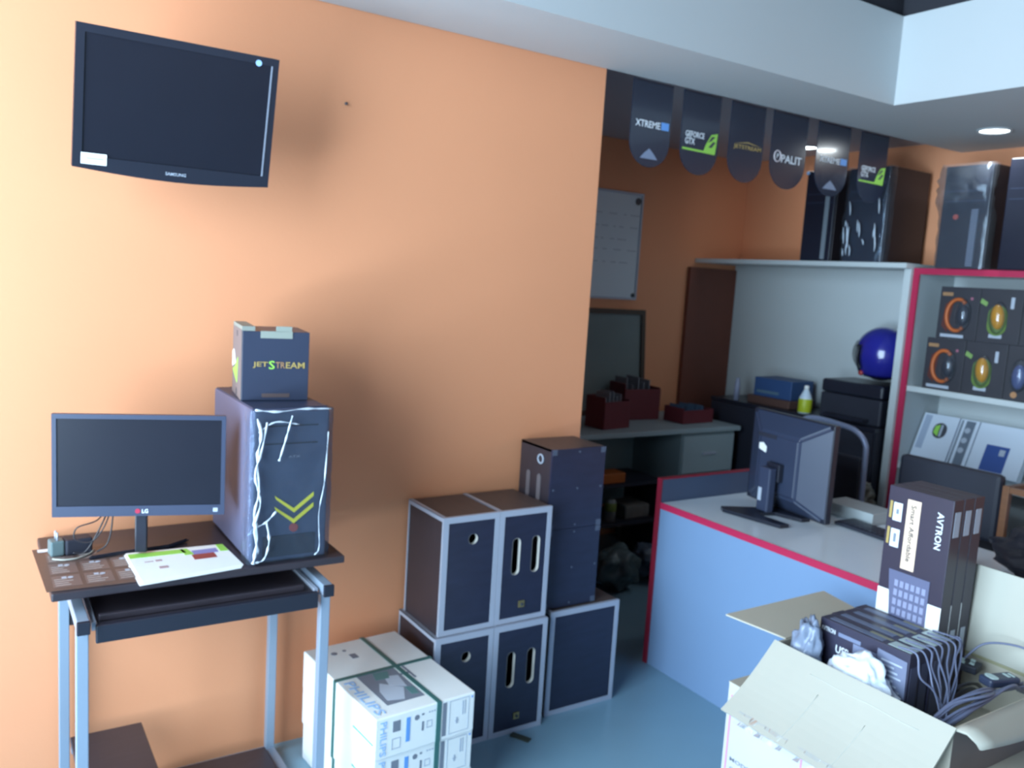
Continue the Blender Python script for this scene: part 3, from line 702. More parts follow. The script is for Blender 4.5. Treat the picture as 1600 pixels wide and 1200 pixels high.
# front flap hanging out over the printed carton
b = new(); n = 10; A = []; 
for k in range(n + 1):
    s = k / n
    x = -0.180 * s; z = H_ + 0.004 - 0.150 * s - 0.012 * math.sin(math.pi * s)
    A.append((x, z))
for side, dz in ((0, 0.0),):
    top = [[b.verts.new((x, y, z)) for (x, z) in A] for y in (-0.004, 0.12, 0.24, 0.36, D_ + 0.004)]
    bt = [[b.verts.new((x + 0.003, y, z - 0.004)) for (x, z) in A] for y in (-0.004, 0.12, 0.24, 0.36, D_ + 0.004)]
    for i in range(4):
        for k in range(n):
            b.faces.new((top[i][k], top[i][k + 1], top[i + 1][k + 1], top[i + 1][k])); b.faces.new((bt[i][k], bt[i + 1][k], bt[i + 1][k + 1], bt[i][k + 1]))
    for i in (0, 4):
        for k in range(n): b.faces.new((top[i][k], top[i][k + 1], bt[i][k + 1], bt[i][k]))
    for i in range(4):
        for k in (0, n): b.faces.new((top[i][k], top[i + 1][k], bt[i + 1][k], bt[i][k]))
bmesh.ops.recalc_face_normals(b, faces=b.faces)
ff = obj('front_flap', b, CARDW, oc)
b = new()
def onflap(s, y, h=0.0012): return Vector((-0.180 * s, y, H_ + 0.004 - 0.150 * s - 0.012 * math.sin(math.pi * s) + h))
for (y, s0_, s1_) in ((0.165, 0.35, 0.98), (0.30, 0.3, 0.98)):
    tube(b, [onflap(s0_ + (s1_ - s0_) * k / 8, y + 0.0012 * k, 0.0) for k in range(9)], 0.0010, 5)
tube(b, [onflap(0.16 + 0.006 * math.sin(k * 1.3), 0.06 + 0.032 * k, 0.0) for k in range(10)], 0.0009, 5)
obj('crease_line', b, mat('pale_card_crease', (0.50, 0.50, 0.45), 0.7), ff)  # creases drawn in a slightly paler card colour
b = new()
for y0, y1 in ((0.005, 0.10), (0.115, 0.26), (0.29, 0.44)):
    t_ = new(); n_ = 7; up = []; dn = []
    for q in range(n_ + 1):
        y = y0 + (y1 - y0) * q / n_; e_ = 0.004 * math.sin(q * 2.3 + y0 * 40)
        up.append(t_.verts.new(onflap(0.90 + e_, y, 0.0022))); dn.append(t_.verts.new(onflap(1.0, y, 0.0022) + Vector((-0.006 + e_, 0, -0.014 - e_))))
    for q in range(n_): t_.faces.new((up[q], dn[q], dn[q + 1], up[q + 1]))
    join(b, t_)
obj('tape', b, FILMM, ff, 'torn clear tape along the free edge')
# side flap (far end), lifted
flap('side_flap', [(0.035, D_ - 0.002, H_), (W_ - 0.04, D_ - 0.002, H_), (W_ - 0.07, D_ + 0.135, H_ + 0.03), (-0.04, D_ + 0.14, H_ + 0.024)], (0, 0, 0.004), CARD)
# rear flap standing up
flap('rear_flap', [(W_ - 0.005, 0.0, H_ + 0.001), (W_ - 0.005, D_, H_ + 0.001), (W_ + 0.012, D_, H_ + 0.232), (W_ + 0.012, 0.0, H_ + 0.232)], (0.004, 0, 0), CARDW)
b = new(); box(b, W_ - 0.0075, W_ - 0.0055, 0.02, 0.25, H_ - 0.004, H_ + 0.004); obj('fold_line', b, mat('olive_card', (0.36, 0.33, 0.20), 0.7), oc)
# near flap drooping, with a rolled edge
b = new(); n = 9; rows = []
for k in range(n + 1):
    s = k / n; x = 0.0 + W_ * s; sag = 0.012 * math.sin(math.pi * s)
    rows.append([(x, 0.0, H_ + 0.002), (x + 0.004, -0.025, H_ + 0.004 - sag * 0.3), (x + 0.008, -0.050 - sag, H_ - 0.006 - sag), (x + 0.008, -0.058 - sag, H_ - 0.020 - sag), (x + 0.008, -0.052 - sag, H_ - 0.022 - sag), (x + 0.006, -0.045 - sag, H_ - 0.012 - sag), (x + 0.004, -0.025, H_ - 0.002), (x, -0.002, H_ - 0.003)])
V = [[b.verts.new(p) for p in r_] for r_ in rows]
for k in range(n):
    for j in range(8): b.faces.new((V[k][j], V[k + 1][j], V[k + 1][(j + 1) % 8], V[k][(j + 1) % 8]))
b.faces.new(V[0]); b.faces.new(V[-1][::-1]); bmesh.ops.recalc_face_normals(b, faces=b.faces)
obj('near_flap', b, CARDW, oc, smooth=True)
b = new(); box(b, 0.0, W_, -0.0012, -0.0002, 0.0, H_ - 0.004); obj('outer_shade', b, mat('carton_face_shade', (0.16, 0.13, 0.12), 0.7, var=0.15), oc)  # dark brown sheet paints the shade on the carton's near wall

# upright keyboard boxes
KBC = mat('keyboard_box_card', (0.030, 0.024, 0.045), 0.38, var=0.1)
def keyboard_box(loc, label, first=False):
    t = thing('keyboard_box', label, 'box', loc, 0, 'black keyboard boxes standing in the open carton')
    w, d, h = 0.0445, 0.176, 0.545
    obj('carton', bx(0, w, 0, d, 0, h, bev=0.0015), KBC, t)
    F = leftf(0, d, 0); G = front(0, 0, 0)
    b = new(); F.rect(b, 0.055, 0.335, 0.092, 0.52); sp = obj('peach_strip', b, CREAM, t)
    F.text('lettering', 'Smart Affordable', 0.0735, 0.432, 0.15, 0.014, DARKINK, t, vert=True)
    F.text('logo', 'AVTRON', 0.146, 0.460, 0.095, 0.017, WHITEINK, t, vert=True)
    b = new()
    for v in (0.455, 0.385): F.rect(b, 0.018, v, 0.042, v + 0.048)
    obj('icon_print', b, WHITEINK, t)
    b = new(); F.rect(b, 0.026, 0.473, 0.034, 0.487, 0.0014); F.rect(b, 0.026, 0.398, 0.034, 0.422, 0.0014); obj('icon_symbol', b, GREYINK, t)
    b = new()
    for v in (0.46, 0.39): F.rect(b, 0.007, v, 0.014, v + 0.045)
    obj('icon_bar', b, GOLDINK, t)
    b = new(); F.rect(b, 0.0, 0.175, d, 0.268); obj('white_band', b, PAPERW, t)
    b = new(); F.poly(b, [(0.042, 0.175), (0.140, 0.175), (0.140, 0.325), (0.026, 0.325)], 0.0018); kp = obj('keyboard_picture', b, mat('slate_print', (0.11, 0.12, 0.21), 0.45), t)
    b = new()
    for i in range(6):
        for j in range(5): F.rect(b, 0.046 + i * 0.0152, 0.185 + j * 0.025, 0.056 + i * 0.0152, 0.202 + j * 0.025, 0.0007, 0.0018)
    obj('key_print', b, mat('pale_slate_print', (0.26, 0.28, 0.42), 0.5), kp)
    b = new(); G.rect(b, 0.010, 0.45, 0.034, 0.515); G.rect(b, 0.010, 0.13, 0.030, 0.20); obj('side_label', b, MIDGREY, t)
    return t
for k, s_ in enumerate(('black keyboard box with peach strip standing upright in the open carton, front of three', 'black upright keyboard box in the open carton, second of three in the row', 'black upright keyboard box in the open carton, third and next to the rear flap')):
    keyboard_box((2.0475 + k * 0.0472, 1.116, 0.473), s_)
# lying peripheral boxes
KBL = mat('peripheral_box_card', (0.034, 0.032, 0.060), 0.4, var=0.15)
def side_box(loc, label, k):
    t = thing('peripheral_box', label, 'box', loc, 0, 'dark peripheral boxes on edge in the open carton')
    w, d, h = 0.0465, 0.250, 0.205
    obj('carton', bx(0, w, 0, d, 0, h, bev=0.0015), KBL, t)
    Ft = Face((0, d, h), (0, -1, 0), (1, 0, 0)); F = leftf(0, d, 0); G = front(0, 0, 0)
    b = new(); Ft.rect(b, 0.186, 0.008, 0.246, 0.040); obj('top_label', b, mat('pale_aqua_label', (0.50, 0.62, 0.62), 0.5), t)
    b = new(); Ft.rect(b, 0.02, 0.010, 0.17, 0.030); obj('top_print', b, mat('slate_blue_print', (0.14, 0.17, 0.26), 0.5), t)
    b = new(); Ft.rect(b, 0.12, 0.032, 0.18, 0.042); obj('top_print', b, mat('olive_print', (0.24, 0.24, 0.16), 0.5), t)
    b = new(); G.rect(b, 0.008, 0.03, 0.040, 0.17); obj('end_print', b, mat('dim_blue_print', (0.07, 0.08, 0.14), 0.5), t)
    if k == 0:
        F.text('logo', 'AVTRON', 0.026, 0.180, 0.042, 0.012, WHITEINK, t)
        b = new(); F.rect(b, 0.056, 0.174, 0.120, 0.184); F.rect(b, 0.10, 0.115, 0.165, 0.172); obj('front_print', b, mat('slate_text_print', (0.17, 0.20, 0.31), 0.5), t)
        F.text('lettering', 'USB', 0.072, 0.140, 0.038, 0.020, WHITEINK, t)
        b = new(); F.rect(b, 0.066, 0.112, 0.112, 0.126); F.rect(b, 0.07, 0.08, 0.12, 0.094); obj('blue_print', b, BLUEINK, t)
        b = new(); F.poly(b, [(0.168, 0.085), (0.248, 0.09), (0.246, 0.185), (0.168, 0.190)], 0.003); lb = obj('price_label', b, mat('grey_label', (0.16, 0.18, 0.27), 0.5), t)
        b = new()
        for q in range(7): F.rect(b, 0.180, 0.10 + q * 0.011, 0.235 - 0.01 * (q % 3), 0.104 + q * 0.011, 0.0006, 0.003)
        obj('fine_print', b, MIDGREY, lb)
    return t
for k, s_ in enumerate(('dark peripheral box with white lettering and grey label, front of the row on edge', 'dark peripheral box on edge, second in the row behind the lettered one', 'dark peripheral box on edge, third in the row inside the carton', 'dark peripheral box on edge touching the upright keyboard boxes')):
    side_box((1.852 + k * 0.0485, 1.066 + 0.004 * (k % 2), 0.4735), s_, k)
# crumpled bags
def crumple(name, c, rx, ry, rz, m, label, seed, amp=0.35):
    b = new(); bmesh.ops.create_icosphere(b, subdivisions=4, radius=1.0)
    for v in b.verts:
        n = v.co.normalized(); q = n * 2.2 + Vector((seed * 3.1, seed, seed * 1.7))
        r = 1 + amp * (noise.noise(q) * 0.9 - abs(noise.noise(q * 2.3)) * 0.8 + 0.35 * abs(noise.noise(q * 5)))
        v.co = Vector((n.x * rx * r, n.y * ry * r, n.z * rz * r))
    zmin = min(v.co.z for v in b.verts)
    for v in b.verts: v.co.z -= zmin
    o = obj(name, b, m, smooth=True); o.location = c
    return tag(o, label, 'plastic bag')
crumple('plastic_bag', (1.812, 1.160, 0.476), 0.033, 0.090, 0.082, BAGW, 'crumpled white plastic bag stuffed at the front of the open carton', 1.3)
crumple('plastic_bag', (1.812, 1.318, 0.476), 0.034, 0.042, 0.095, BAGG, 'crumpled grey plastic bag in the corner of the open carton', 4.1, 0.5)
crumple('plastic_bag', (1.806, 0.988, 0.476), 0.028, 0.042, 0.036, BAGG, 'flattened grey plastic bag under the looped cables in the open carton', 7.7)
# cables: each bundle is a thing
def cable_bundle(label, strands, r, m=CABLE):
    b = new()
    for P in strands: tube(b, smoothpath(P, 7), r, 6)
    return tag(obj('cable_bundle', b, m), label, 'cable')
rnd = random.Random(3)
st_ = []
for k in range(9):
    x = 1.862 + 0.024 * k + rnd.uniform(-0.008, 0.008); y0 = 1.075 + rnd.uniform(0.0, 0.05)
    xe = 1.895 + rnd.uniform(-0.02, 0.03); ye = 1.000 + rnd.uniform(-0.012, 0.006)
    st_.append([(x, y0, 0.6835), (x + rnd.uniform(-.006, .006), 1.056, 0.683), (x * 0.75 + xe * 0.25 + rnd.uniform(-.012, .012), 1.040, 0.645 + rnd.uniform(-.01, .01)), ((x + xe) / 2 + rnd.uniform(-.02, .02), 1.020, 0.60), (xe, ye, 0.545), (xe + 0.01, ye - 0.01, 0.525)])
cable_bundle('looped grey cables hanging over the ends of the peripheral boxes', st_, 0.0024)
st_ = []
for k in range(11):
    a = rnd.uniform(-0.012, 0.012); c = rnd.uniform(-0.012, 0.014)
    st_.append([(1.80 + a, 0.955 + c * 0.6, 0.575 + c), (1.87 + a, 0.945 + c, 0.600 + c), (1.96 + a, 0.940 + a, 0.610 + c), (2.06 + a, 0.945 + c, 0.606 - c), (2.15, 0.95 + a, 0.585 + c)])
cable_bundle('thick bundle of grey cables lying along the drooping carton flap', st_, 0.0034)
st_ = []
for k in range(9):
    a = rnd.uniform(-0.03, 0.03)
    st_.append([(1.90 + a, 1.045, 0.50), (1.95 + a, 1.02, 0.56 + a), (2.03 + a, 1.015, 0.575 + a * .5), (2.11 + a, 1.03, 0.54)])
cable_bundle('dark tangled cables deep inside the open carton', st_, 0.0034, CABLEB)
b = new(); P = smoothpath([(2.10, 1.07, 0.62), (2.13, 1.04, 0.665), (2.17, 0.98, 0.675), (2.19, 0.92, 0.66)], 7); tube(b, P, 0.0028, 6); tag(obj('cable', b, CABLE), 'single grey cable arching in front of the upright rear flap', 'cable')
tg = thing('connector_pack', 'small dark connector pack with pale labels beside the upright rear flap', 'connector', (2.105, 1.04, 0.585), 0.2)
obj('body', bx(0, 0.05, 0, 0.05, 0, 0.02, bev=0.004), BLACKM, tg)
b = new(); F = topf(0, 0, 0.02)
for u, v in ((0.004, 0.03), (0.022, 0.036), (0.012, 0.010), (0.034, 0.014)): F.poly(b, [(u, v), (u + 0.013, v + 0.002), (u + 0.015, v + 0.012), (u + 0.002, v + 0.012)], 0.002)
obj('label_print', b, mat('aqua_white_label', (0.55, 0.68, 0.66), 0.5), tg)
tg = thing('connector_pack', 'dark cable pack with one oval pale label above the thick cable bundle', 'connector', (2.03, 0.965, 0.600), -0.3)
obj('body', bx(0, 0.09, 0, 0.04, 0, 0.022, bev=0.006), GREYBK, tg)
b = new(); F = topf(0, 0, 0.022); F.poly(b, stadium(0.02, 0.02, 0.011, 0.017), 0.001); F.rect(b, 0.06, 0.01, 0.068, 0.03); F.rect(b, 0.074, 0.008, 0.080, 0.028); obj('label_print', b, mat('aqua_white_label', (0.55, 0.68, 0.66), 0.5), tg)

# ================================================================== BANNERS
def banner(x0, x1, ztop, zbot, label):
    w = x1 - x0
    t = thing('hanging_banner', label, 'banner', (x0, 2.474, zbot), 0, 'black round ended banners under the ceiling beam')
    h = ztop - zbot; r = w / 2
    pts = [(0, h), (0, r * 0.95)] + [(r - r * math.cos(math.pi * k / 16), r * 0.95 - r * 0.95 * math.sin(math.pi * k / 16)) for k in range(1, 16)] + [(w, r * 0.95), (w, h)]
    F = front(0, 0, 0)
    # slightly curled card so that it is not perfectly flat
    b = new(); prism(b, [F.p(a, c) for a, c in pts], (0, 0.003, 0)); obj('card', b, mat('black_gloss_card', (0.018, 0.024, 0.045), 0.22, coat=0.3), t)
    obj('tape_strip', bx(0.01, w - 0.01, -0.002, 0.0, h - 0.006, h), BLACKM, t)
    return t, F, w, h
BX = [(2.050, 2.245), (2.300, 2.500), (2.558, 2.757), (2.803, 3.022), (3.090, 3.310), (3.385, 3.588)]
labs = ['black hanging banner with white and blue lettering, next to the partition end', 'glossy black banner with green claw emblem, second from the partition end', 'black hanging banner with dim gold lettering in its middle', 'black hanging banner with pale round logo and white lettering', 'black hanging banner with white and blue lettering, second from the shelf side', 'black banner with bright green claw emblem, last in the row before the shelf']
for k, (x0, x1) in enumerate(BX):
    t, F, w, h = banner(x0, x1, 2.243, 1.935, labs[k])
    if k in (0, 4):
        F.text('lettering', 'XTREME', w * 0.42, h * 0.50, w * 0.62, 0.024, WHITEINK, t); b = new(); F.rect(b, w * 0.76, h * 0.46, w * 0.95, h * 0.55); obj('blue_mark', b, BLUEINK, t)
        b = new(); F.poly(b, [(w * 0.28, 0.030), (w * 0.72, 0.030), (w * 0.62, 0.05), (w * 0.50, 0.068), (w * 0.38, 0.05)]); obj('emblem', b, mat('dim_blue_emblem', (0.20, 0.25, 0.36), 0.4), t)
    elif k in (1, 5):
        F.text('lettering', 'GEFORCE', w * 0.36, h * 0.485, w * 0.50, 0.022, WHITEINK, t); F.text('lettering', 'GTX', w * 0.24, h * 0.40, w * 0.26, 0.024, WHITEINK, t)
        b = new(); F.poly(b, [(w * 0.06, h * 0.315), (w * 0.62, h * 0.31), (w * 0.68, h * 0.40), (w * 0.80, h * 0.52), (w * 0.97, h * 0.545), (w * 0.93, h * 0.28), (w * 0.06, h * 0.29)]); obj('claw_emblem', b, LIME, t)
        b = new(); F.poly(b, [(w * 0.72, h * 0.42), (w * 0.82, h * 0.50), (w * 0.90, h * 0.50), (w * 0.80, h * 0.44)], 0.0016); F.poly(b, [(w * 0.74, h * 0.36), (w * 0.86, h * 0.44), (w * 0.92, h * 0.43), (w * 0.82, h * 0.36)], 0.0016); obj('claw_stripe', b, DARKINK, t)
    elif k == 2:
        F.text('lettering', 'JETSTREAM', w * 0.54, h * 0.44, w * 0.80, 0.020, GOLDINK, t); b = new(); F.poly(b, [(w * 0.15, h * 0.48), (w * 0.55, h * 0.52), (w * 0.95, h * 0.48), (w * 0.55, h * 0.505)]); obj('swoosh', b, GOLDINK, t)
    else:
        F.text('lettering', 'PALIT', w * 0.60, h * 0.40, w * 0.58, 0.032, WHITEINK, t)
        b = new(); pts = [F.p(w * 0.20 + 0.020 * math.cos(a_ * math.pi / 9), h * 0.42 + 0.022 * math.sin(a_ * math.pi / 9), 0.001) for a_ in range(18)]; tube(b, pts, 0.0026, 6, closed=True); obj('round_logo', b, mat('rose_white_ink', (0.66, 0.58, 0.60), 0.5), t); F.text('lettering', 'P', w * 0.205, h * 0.42, 0.012, 0.020, WHITEINK, t)

# ================================================================== SHELF UNITS
# front unit: opens towards -X, red edge bands
sh = thing('display_shelf', 'white display shelf with red edge bands holding boxed mice', 'shelf', (3.82, 2.42, 0))
def Sh(x0, x1, y0, y1, z0, z1, bev=0.0): return bx(x0 - 3.82, x1 - 3.82, y0 - 2.42, y1 - 2.42, z0, z1, bev=bev)
Y0 = 1.25
obj('side_panel', Sh(3.825, 4.135, 2.392, 2.418, 0.0, 1.632), SHELFG, sh)
obj('side_panel', Sh(3.825, 4.135, Y0, Y0 + 0.025, 0.0, 1.632), SHELFG, sh)
obj('back_panel', Sh(4.122, 4.135, Y0 + 0.025, 2.392, 0.0, 1.632), SHELFW, sh)
obj('top_board', Sh(3.825, 4.135, Y0, 2.418, 1.633, 1.658), SHELFW, sh)
obj('shelf_board', Sh(3.825, 4.122, Y0 + 0.025, 2.392, 1.072, 1.097), SHELFW, sh)
obj('shelf_board', Sh(3.825, 4.122, Y0 + 0.025, 2.392, 0.692, 0.717), SHELFW, sh)
b = Sh(3.816, 3.8247, 2.390, 2.420, 0.0, 1.660); obj('edge_band', b, RED, sh, 'red edge band')
b = Sh(3.816, 3.8247, Y0, 2.390, 1.631, 1.660); obj('edge_band', b, RED, sh, 'red edge band')
# rear room unit: open bay with white back
rs = thing('open_shelf', 'white open shelf bay with top board in the rear room', 'shelf', (3.80, 3.2, 0))
def Rs(x0, x1, y0, y1, z0, z1): return bx(x0 - 3.80, x1 - 3.80, y0 - 3.2, y1 - 3.2, z0, z1)
obj('side_panel', Rs(3.80, 4.13, 2.423, 2.458, 0.0, 1.655), SHELFW, rs)
obj('back_panel', Rs(4.10, 4.13, 2.458, 3.81, 0.0, 1.655), SHELFW, rs)
obj('top_board', Rs(3.755, 4.13, 2.423, 3.820, 1.656, 1.680), SHELFW, rs)
obj('end_panel', Rs(3.70, 4.099, 3.795, 3.820, 0.0, 1.625), ENDBROWN, rs, 'reddish brown sheet at the bay end')  # reddish brown sheet across the far end of the bay

# mice in blister packs
def mouse_pack(y, z, kind, label):
    t = thing('mouse_pack', label, 'mouse pack', (3.842, y, z), 0, 'blister packed mice on the display shelf')
    w, h = 0.186, 0.240
    F = leftf(0, 0, 0)    # u from 0 to w towards -Y
    obj('backing_card', bx(0.0, 0.012, -w, 0, 0, h, bev=0.001), mat('charcoal_pack_card', (0.035, 0.035, 0.045), 0.45, var=0.2), t)
    if kind == 'ring':
        b = new(); F.poly(b, [(0.02, 0.06), (0.05, 0.03), (0.07, 0.19), (0.03, 0.16)], 0.001); obj('card_print', b, mat('dark_rust_print', (0.10, 0.025, 0.02), 0.5), t)
        b = new(); pts = [F.p(0.092 + 0.050 * math.cos(a_), 0.112 + 0.072 * math.sin(a_), 0.004) for a_ in [math.radians(48 + 262 * k / 22) for k in range(23)]]
        tube(b, pts, 0.009, 8); obj('orange_arc', b, ORANGEP, t)
        b = new(); ball(b, F.p(0.118, 0.112, 0.006), 0.020, 0.030, 0.050); obj('mouse', b, BLACK, t, 'black rounded mouse')
        b = new(); F.rect(b, 0.01, 0.198, 0.06, 0.214); obj('card_title', b, BRONZE, t)
        b = new(); F.rect(b, 0.02, 0.008, 0.13, 0.022); obj('card_caption', b, MIDGREY, t)
        b = new(); F.poly(b, circle(0.150, 0.19, 0.007, 8)); obj('card_dot', b, mat('pink_dot', (0.35, 0.12, 0.18), 0.5), t)
        cu = 0.118
    elif kind == 'yellow':
        b = new(); F.poly(b, stadium(0.085, 0.10, 0.042, 0.068), 0.003); obj('green_halo', b, mat('olive_green_print', (0.12, 0.20, 0.04), 0.5), t)
        b = new(); ball(b, F.p(0.088, 0.116, 0.006), 0.024, 0.029, 0.056, M=Matrix.Rotation(-0.12, 4, 'X')); obj('mouse', b, YELLOWM, t, 'yellow mouse')
        b = new(); F.rect(b, 0.055, 0.022, 0.112, 0.038); obj('card_caption', b, MIDGREY, t)
        b = new(); F.poly(b, [(0.0, 0.175), (0.03, 0.16), (0.036, 0.178), (0.006, 0.195)]); obj('card_leaf', b, mat('leaf_green_print', (0.20, 0.34, 0.10), 0.5), t)
        b = new(); F.rect(b, 0.135, 0.155, 0.150, 0.205); obj('card_title', b, MIDGREY, t)
        cu = 0.088
    else:
        b = new(); ball(b, F.p(0.060, 0.105, 0.006), 0.020, 0.030, 0.055); obj('mouse', b, mat('blue_grey_mouse', (0.07, 0.09, 0.20), 0.25), t, 'blue grey mouse')
        b = new(); F.poly(b, circle(0.045, 0.025, 0.014, 14)); obj('card_seal', b, mat('copper_print', (0.45, 0.22, 0.10), 0.5), t)
        b = new(); F.poly(b, circle(0.11, 0.18, 0.010, 10)); obj('card_dot', b, mat('pink_dot', (0.35, 0.12, 0.18), 0.5), t)
        cu = 0.060
    b = new(); ball(b, F.p(cu, 0.112, 0.0), 0.036, 0.040, 0.074, 24)
    bmesh.ops.bisect_plane(b, geom=list(b.verts) + list(b.edges) + list(b.faces), plane_co=(-0.0005, 0, 0), plane_no=(1, 0, 0), clear_outer=True)
    obj('blister', b, BLISTER, t, 'clear plastic bubble')
    return t
mouse_pack(2.325, 1.0985, 'ring', 'mouse pack with orange arc and black mouse on lower tier')
mouse_pack(2.136, 1.0985, 'yellow', 'mouse pack with yellow mouse and green print on lower tier')
mouse_pack(1.947, 1.0985, 'blue', 'mouse pack with blue grey mouse and copper seal on lower tier')
mouse_pack(2.287, 1.3395, 'ring', 'mouse pack with orange arc and black mouse on upper tier')
mouse_pack(2.098, 1.3395, 'yellow', 'mouse pack with yellow mouse and green print on upper tier')
mouse_pack(1.909, 1.3395, 'blue', 'mouse pack with blue grey mouse and copper seal on upper tier')

# white boxes leaning on the lower shelf
def leaning(name, y, w, label, painter):
    t = thing(name, label, 'box', (3.90, y, 0.7375), 0, 'white boxes leaning on the lower shelf', ry=math.radians(24))
    obj('carton', bx(0, 0.045, -w, 0, 0.0, 0.245, bev=0.002), mat('white_box_card', (0.62, 0.68, 0.78), 0.45, var=0.03), t)
    painter(leftf(0, 0, 0), t, w); return t
def p1(F, t, w):
    b = new(); F.poly(b, stadium(w * 0.58, 0.165, 0.034, 0.040), 0.001); em = obj('emblem', b, DARKINK, t)
    b = new(); F.poly(b, [(w * 0.58 - 0.028, 0.15), (w * 0.58 - 0.004, 0.135), (w * 0.58 - 0.004, 0.195), (w * 0.58 - 0.026, 0.185)], 0.0016); obj('emblem_print', b, LIME, em)
    b = new(); F.rect(b, w * 0.58 + 0.002, 0.135, w * 0.58 + 0.012, 0.195, 0.0016); obj('emblem_print', b, MIDGREY, em)
    b = new(); F.rect(b, 0.012, 0.06, 0.045, 0.235); obj('side_print', b, mat('pale_slate', (0.36, 0.42, 0.54), 0.5), t)
def p2(F, t, w):
    b = new(); F.rect(b, 0.008, 0.01, 0.016, 0.238); F.rect(b, 0.030, 0.01, w - 0.016, 0.238); obj('dark_panel', b, mat('slate_panel', (0.14, 0.17, 0.22), 0.5), t)
    b = new()
    for v in (0.09, 0.14, 0.19): F.poly(b, circle(w * 0.52, v, 0.014, 12), 0.0016)
    obj('picture_print', b, MIDGREY, t)
def p3(F, t, w):
    b = new(); F.poly(b, [(0.06, 0.02), (0.165, 0.02), (0.165, 0.145), (0.06, 0.145)], 0.001); obj('blue_panel', b, mat('deep_blue_print', (0.035, 0.08, 0.28), 0.5), t)
    b = new(); F.rect(b, 0.125, 0.10, 0.15, 0.13, 0.0016); obj('chip_print', b, MIDGREY, t)
leaning('component_box', 2.385, 0.178, 'white box with green and black emblem leaning on lower shelf', p1)
leaning('component_box', 2.200, 0.090, 'narrow dark panelled box between two white boxes on lower shelf', p2)
leaning('component_box', 2.105, 0.235, 'white box with deep blue panel leaning on lower shelf', p3)

# towers on top of the shelves
def shelf_tower(y0, y1, x0, z, h, label, style):
    w = y1 - y0
    t = thing('tower_case', label, 'computer tower', (x0, y0, z), 0, 'computer towers on top of the shelves')
    d = 0.335
    obj('case', bx(0.012, d, 0, w, 0.003, h, bev=0.003), mat('brownish_black_metal', (0.030, 0.022, 0.026), 0.38, metal=0.2, var=0.1), t)
    fp = obj('front_panel', bx(-0.004, 0.0115, 0.001, w - 0.001, 0, h - 0.002, bev=0.005), mat('tower_black_plastic', (0.013, 0.015, 0.028), 0.3, var=0.1), t)
    F = leftf(-0.004, w, 0)
    b = new()
    for v in (0.30, 0.345): F.rect(b, 0.015, v, w - 0.015, v + 0.003, 0.001)
    obj('bay_seam', b, GREYBK, fp)
    if style == 'strip':
        b = new(); F.rect(b, w * 0.70, 0.01, w * 0.83, h * 0.80, 0.004); obj('silver_strip', b, mat('dull_silver', (0.26, 0.31, 0.36), 0.4, metal=0.3), fp)
        b = new(); ball(b, F.p(0.006, h - 0.012, 0.004), 0.008, 0.010, 0.010, 12); obj('corner_glare', b, PALEBLUE, fp)  # pale bead stands in for a glare spot on the tower
    if style in ('wrap', 'bag'):
        b = new(); nz = 24; path = [(0.06, w + 0.004), (0.0, w + 0.005)] + [(-0.008, w - w * k / 10) for k in range(11)] + [(0.0, -0.005), (0.06, -0.004)]
        cols = []
        for i, (x, y) in enumerate(path):
            col = []
            for k in range(nz + 1):
                zz = h * k / nz * 1.01
                n1 = abs(noise.noise(Vector((y * 40, x * 30 + h * 31, zz * 12)))); n2 = abs(noise.noise(Vector((y * 80 + 5, x * 30, zz * 30))))
                dd = n1 * 0.022 + n2 * 0.010
                if style == 'bag': dd = n1 * 0.012 + ((0.030 + 0.020 * n2 * 3) * math.sin(max(0, (zz / h - 0.50) / 0.50) * math.pi * 0.9) if zz / h > 0.52 else 0)
                col.append(b.verts.new((x - dd, y + (0.004 if y > w / 2 else -0.004) * n1, zz)))
            cols.append(col)
        for i in range(len(cols) - 1):
            for k in range(nz):
                f = b.faces.new((cols[i][k], cols[i + 1][k], cols[i + 1][k + 1], cols[i][k + 1])); f.smooth = True
        obj('film_wrap', b, FILMM if style == 'bag' else FILM, t, 'clear plastic film')
    if style == 'wrap':
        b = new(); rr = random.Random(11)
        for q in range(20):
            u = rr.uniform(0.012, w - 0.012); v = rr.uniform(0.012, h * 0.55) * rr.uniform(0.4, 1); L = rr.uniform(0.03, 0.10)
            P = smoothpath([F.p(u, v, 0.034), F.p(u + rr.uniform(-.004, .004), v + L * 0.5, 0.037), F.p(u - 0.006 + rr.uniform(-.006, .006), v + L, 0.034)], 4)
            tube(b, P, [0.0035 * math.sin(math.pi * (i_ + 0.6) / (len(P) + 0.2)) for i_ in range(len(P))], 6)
        obj('film_crease_glint', b, mat('film_fold_glint', (0.50, 0.58, 0.68), 0.25), t)  # bright streaks paint glints onto the wrap
    if style == 'bag':
        b = new()
        for k in range(26): F.rect(b, w * 0.66, 0.012 + k * 0.0098, w * 0.80, 0.018 + k * 0.0098, 0.006)
        obj('vent_strip', b, mat('grey_grille', (0.17, 0.20, 0.27), 0.45), fp)
        b = new(); F.poly(b, circle(w * 0.34, h * 0.50, 0.012, 14), 0.006); obj('power_button', b, REDINK, fp)
    return t
shelf_tower(2.872, 3.060, 3.775, 1.6812, 0.470, 'black tower with silver strip at the rear room end of shelf top', 'strip')
shelf_tower(2.575, 2.800, 3.775, 1.6812, 0.465, 'black tower in crinkled clear film beside the silver strip tower', 'wrap')
shelf_tower(2.085, 2.305, 3.795, 1.6612, 0.462, 'black tower under milky plastic hood with ribbed grey strip', 'bag')
shelf_tower(1.780, 2.020, 3.795, 1.6612, 0.478, 'dark wrapped tower beside the hooded ribbed strip tower', 'wrap2')

